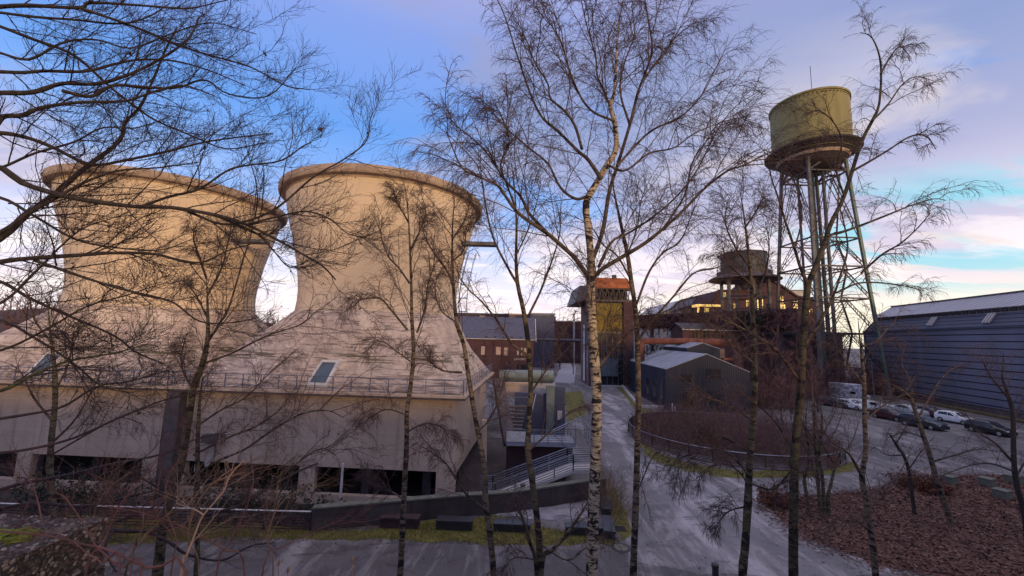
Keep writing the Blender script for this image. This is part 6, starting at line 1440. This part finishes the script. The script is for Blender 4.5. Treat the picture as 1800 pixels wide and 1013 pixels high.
for mt, sl_, lb in (('leaf_dead', slice(0, None, 3), 'thick litter of dark dead leaves on the bed at the lower right'), ('leaf_dead', slice(1, None, 3), 'second layer of dark dead leaves on the bed at the lower right'), ('leaf_pale', slice(2, None, 3), 'paler curled dead leaves scattered on the bed at the lower right')):
    cr = Crown(); cr.leaves(np.column_stack([C[sl_], hgt[sl_]]), .10, .6); cr.build('leaf_litter', mt, None, label=lb, cat='leaves', kind='stuff')
# leaves straying over the edge of the bed
seg_ = RNG.integers(0, len(lp), 5200); tt_ = RNG.random(5200)[:, None]; E_ = lp[seg_] * (1 - tt_) + lp[(seg_ + 1) % len(lp)] * tt_ + RNG.normal(0, .55, (5200, 2))
E_ = E_[E_[:, 1] > 15]; cr = Crown(); cr.leaves(np.column_stack([E_, np.full(len(E_), .045)]), .085, .75); cr.build('leaf_litter', 'leaf_dead', None, label='dead leaves straying over the ragged edge of the leaf bed', cat='leaves', kind='stuff')
# blown leaves and grit along the verges
C = np.column_stack([RNG.uniform(-26, 30, 9000), RNG.uniform(18.3, 46, 9000)]); w_ = RNG.random(9000)
pd = np.array(pth); near = np.array([np.abs(np.hypot(pd[:, 0] - c[0], pd[:, 1] - c[1])).min() for c in C]); keep = ((near < 2.2) & (w_ < .5)) | ((C[:, 1] < 21.5) & (w_ < .22)); C = C[keep & (C[:, 1] < wall_y(C[:, 0]) - .2) | (keep & (C[:, 0] > 6.5))]
cr = Crown(); cr.leaves(np.column_stack([C, np.full(len(C), .03)]), .055, .8); cr.build('leaf_litter', 'leaf_dead', None, label='stray brown leaves blown along the lane and the path edges', cat='leaves', kind='stuff')
# grass tufts along the strips
def tufts(poly, n, label, hgt_=.16, mat='grass'):
    poly = np.array(poly); lo, hi = poly.min(0), poly.max(0); C = RNG.uniform(lo, hi, (n * 3, 2)); C = C[inside(C[:, 0], C[:, 1], poly)][:n]; m = len(C)
    P = grow(np.column_stack([C, np.full(m, .0)]), nrm(np.column_stack([RNG.normal(0, .5, (m, 2)), np.ones(m)])), hgt_ * RNG.uniform(.4, 1.2, m), 2, .25, -.1)
    cr = Crown(); cr.add(P, np.full(m, .011), np.full(m, .002), 3); cr.build('grass_tufts', mat, None, label=label, cat='grass', kind='stuff')
tufts([P2(118, 905), P2(480, 926), P2(690, 928), P2(860, 908), P2(1000, 935), P2(1085, 946), P2(1090, 956), P2(900, 960), P2(600, 950), P2(240, 955), P2(118, 962)], 9000, 'mossy grass blades along the lane in front of the benches')
tufts([P2(1126, 778), P2(1200, 812), P2(1290, 828), P2(1400, 828), P2(1500, 812), P2(1430, 840), P2(1290, 842), P2(1190, 825), P2(1140, 806)], 3500, 'grass blades around the foot of the round fence')
# ---------------------------------------------------------------- bare trees of the middle distance
def bare_tree(x, y, h, label, mat='twig_violet', bark='bark_dark', group=None, spread=.6, n0=13, tw=(.026, .017), dens=1.3, name='bare_tree', z0=None):
    g = float(gz(x, y)) if z0 is None else z0; t = thing(name, label, 'tree', (x, y, g), group)
    tr = np.array([[x, y, g - .1], [x + RNG.normal(0, .03 * h), y, g + h * .3], [x + RNG.normal(0, .05 * h), y + RNG.normal(0, .03 * h), g + h * .62], [x + RNG.normal(0, .07 * h), y, g + h * .95]])
    limb_mesh('trunk', tr, h * .016, h * .004, bark, t, 7, 20)
    cr = Crown(); T_ = as3(tr, 20)[None]
    S, D, L, r, _ = spawn(T_, np.array([h * .016]), n0, .2, .98, spread, .46, .25, np.array([h])); P = grow(S, D, L, 8, .12, .03); cr.add(P, np.maximum(r * .8, tw[0]), np.full(len(P), tw[1]), 4)
    S, D, L, r, _ = spawn(P, r, int(9 * dens), .12, 1, .7, .42, .1); P = grow(S, D, L, 6, .15, .0); cr.add(P, np.full(len(P), tw[1]), np.full(len(P), tw[1] * .7), 3)
    S, D, L, r, _ = spawn(P, r, int(7 * dens), .12, 1, .7, .48); P = grow(S, D, L, 4, .18, -.08); cr.add(P, np.full(len(P), tw[1] * .75), np.full(len(P), tw[1] * .45), 3)
    cr.build('crown', mat, t); return t
spots = [(1290, 700, 62, 9.0, 'reddish bare tree at the right corner of the black house'), (1345, 700, 66, 10.5, 'bare violet tree between the black house and the water tower'), (1385, 705, 60, 8.5, 'bare violet tree below the small water tank'),
         (1430, 705, 62, 9.5, 'bushy bare tree under the tall water tower'), (1475, 698, 80, 11.5, 'bare tree behind the box van'), (1520, 690, 84, 11.0, 'bare tree at the far end of the blue hall'),
         (1560, 700, 78, 9.0, 'low bare tree against the blue hall behind the white van'), (1365, 720, 50, 6.5, 'small bare tree behind the round fence'), (1425, 735, 52, 6.0, 'small bare tree beside the far teal car'),
         (1310, 690, 80, 11.5, 'bare tree behind the black house and the rusty pipe'), (1460, 690, 84, 11, 'tall bare tree before the dark outbuilding'), (1400, 690, 84, 11, 'tall bare tree before the right end of the brick hall')]
for px, py, dist, h, lb in spots:
    p = at(px, 600, dist); bare_tree(p[0], dist, h, lb, group='bare trees between the black house and the blue hall')
for px, dist, h, lb in ((952, 120, 11, 'brown bare tree left of the far path'), (985, 135, 12, 'brown bare tree at the end of the far path'), (1008, 118, 9, 'brown bare tree against the gate tower'), (965, 92, 5, 'dark red shrub like tree beside the blue roofed workshop')):
    p = at(px, 600, dist); bare_tree(p[0], dist, h, lb, 'twig_brown' if h > 6 else 'twig_red', group='bare trees at the end of the path', tw=(.035, .022))
# creeper on the raised bridge
base_a, d_, n_, Lb, vt, bt = BRIDGE
m_ = 900; S = base_a + d_ * (RNG.random(m_) * Lb)[:, None] - n_ * (.35) ; S[:, 2] = vt - 3.1 * RNG.random(m_)
P = grow(S, nrm(RNG.normal(0, 1, (m_, 3)) * [1, .4, 1] + [0, -.3, -.1]), RNG.uniform(.8, 2.2, m_), 6, .3, -.06); cr = Crown(); cr.add(P, np.full(m_, .05), np.full(m_, .03), 3)
S2, D2, L2, _, _ = spawn(P, np.full(m_, .05), 6, .1, 1, 1.0, .5); P = grow(S2, D2, L2, 4, .3, -.1); cr.add(P, np.full(len(P), .03), np.full(len(P), .02), 3); cr.build('creeper', 'twig_violet', bt)
p = at(1345, 560, 76)
bush('evergreen_bush', 'dark evergreen clump on the raised bridge below the brick hall', (p[0], p[1]), 3.5, 1.5, 4.5, 60, 'twig_dark', 'leaf_evergreen', 6000, .22, None, (.04, .02), lambda x, y: np.asarray(x, float) * 0 + vt - 4)
p = at(1160, 590, 83); bush('dark_hedge', 'dark hedge between the gate tower and the rusty pipe', (p[0], p[1]), 5.0, 1.5, 9.5, 160, 'twig_dark', 'leaf_evergreen', 9000, .2, None, (.05, .03))
# ---------------------------------------------------------------- far woods and hill
hx = np.linspace(-420, -60, 40); hyv = np.linspace(90, 420, 24); HX, HY = np.meshgrid(hx, hyv)
HZv = 24 * np.exp(-((HX + 230) / 110) ** 2 - ((HY - 250) / 110) ** 2) + 1.2 * np.sin(HX * .07) * np.cos(HY * .05) - 1.0; ii = np.arange(HX.size).reshape(HX.shape)
tag(link_np('hill', np.stack([HX, HY, HZv], -1).reshape(-1, 3), [np.stack([ii[:-1, :-1], ii[:-1, 1:], ii[1:, 1:], ii[1:, :-1]], -1).reshape(-1, 4)], 'soil', None, True), kind='structure')
hgz = lambda x, y: 24 * np.exp(-((x + 230) / 110) ** 2 - ((y - 250) / 110) ** 2) - 1.0
def wood(label, xs, ys, n, h, mat, gf, r=(.10, .06)):
    S = np.column_stack([RNG.uniform(*xs, n), RNG.uniform(*ys, n)]); z = gf(S[:, 0], S[:, 1]); P0 = np.column_stack([S, z - .3])
    P = grow(P0, nrm(np.column_stack([RNG.normal(0, .08, (n, 2)), np.ones(n)])), h * RNG.uniform(.6, 1.15, n), 6, .06, .02); cr = Crown(); cr.add(P, np.full(n, r[0] * 1.6), np.full(n, r[1]), 4)
    S, D, L, _, _ = spawn(P, np.full(n, 1.), 12, .25, 1, .8, .38, .2); P = grow(S, D, L, 4, .15, .02); cr.add(P, np.full(len(P), r[1]), np.full(len(P), r[1] * .6), 3)
    S, D, L, _, _ = spawn(P, np.full(len(P), 1.), 5, .15, 1, .8, .5, .1); P = grow(S, D, L, 3, .2, .0); cr.add(P, np.full(len(P), r[1] * .7), np.full(len(P), r[1] * .5), 3)
    cr.build('far_wood', mat, None, label=label, cat='wood', kind='stuff')
wood('far bare wood on the dark hill at the left edge', (-330, -120), (120, 240), 330, 11, 'twig_violet', hgz, (.16, .10))
wood('far bare wood showing between the two cooling towers', (-115, -40), (120, 170), 190, 13, 'twig_violet', lambda x, y: x * 0, (.13, .08))
wood('far brown wood behind the workshop and the gate tower', (-5, 45), (175, 210), 150, 14, 'twig_brown', lambda x, y: x * 0, (.13, .08))
wood('scrub wood on the slope behind the viewpoint', (-60, 60), (-58, -30), 45, 3.5, 'twig_brown', gz, (.08, .05))
spray('bramble', 'thin dark red bramble canes criss crossing above the mossy block', 4.2,
  [(3, 1.2, .4, [(150, 1013), (180, 960), (205, 900), (240, 850), (290, 810)]), (3, 1.2, .3, [(380, 1013), (400, 960), (430, 900), (445, 850), (440, 800)]), (3, 1.2, -.3, [(430, 1013), (390, 965), (330, 930), (260, 905), (190, 890)]),
   (2.5, 1, .3, [(300, 1013), (310, 950), (290, 890), (300, 830), (330, 790)]), (2.5, 1, .3, [(60, 1000), (75, 920), (60, 860), (30, 810)][1:]), (2.5, 1, .3, [(460, 1013), (500, 960), (560, 930), (600, 915)])], 'twig_red', .9, .4)
spray('bramble', 'thin pale brown canes leaning over the lane at the lower left', 5.0,
  [(3, 1.2, .4, [(220, 1013), (250, 950), (300, 900), (370, 850), (430, 830)]), (3, 1.2, .3, [(350, 1013), (330, 950), (350, 880), (400, 830), (470, 800)]), (2.5, 1, .3, [(180, 1013), (160, 940), (180, 870), (230, 830)]), (2.5, 1, .3, [(480, 1013), (470, 950), (490, 890), (540, 850)])], 'twig_brown', 1.0, .5)
# more scrub that closes the view under the water tower
for px, dist, rx, h, lb in ((1350, 66, 4, 5.0, 'violet scrub at the right wall of the black house'), (1400, 78, 5, 6.5, 'violet scrub under the small water tank'), (1460, 82, 6, 6.5, 'violet scrub at the foot of the tall water tower'), (1530, 88, 6, 6.0, 'violet scrub at the far end of the blue hall'), (1570, 90, 4, 5.0, 'violet scrub against the blue hall behind the cars')):
    p = at(px, 600, dist); bush('scrub_thicket', lb, (p[0], p[1]), rx, 2.5, h, 260, 'twig_violet', None, 0, .05, 'violet scrub between house and hall', (.03, .018))
spray('low_branch', 'tangle of dark low branches over the fence at the lower left', 7.5,
  [(7, 2, .8, [(-30, 870), (40, 850), (120, 835), (200, 815), (280, 800), (350, 770), (400, 760)]), (6, 2, .8, [(-30, 800), (50, 790), (130, 770), (220, 730), (300, 700), (360, 690)]), (6, 2, .6, [(-30, 900), (60, 885), (150, 890), (240, 870), (330, 850), (420, 835)]),
   (6, 2, .6, [(-30, 740), (40, 730), (110, 715), (170, 680), (230, 670), (300, 650)]), (5, 2, .6, [(60, 885), (130, 930), (210, 915), (300, 880), (370, 870)])], 'twig_dark', .7, .6, None, 'branch', 'dark')
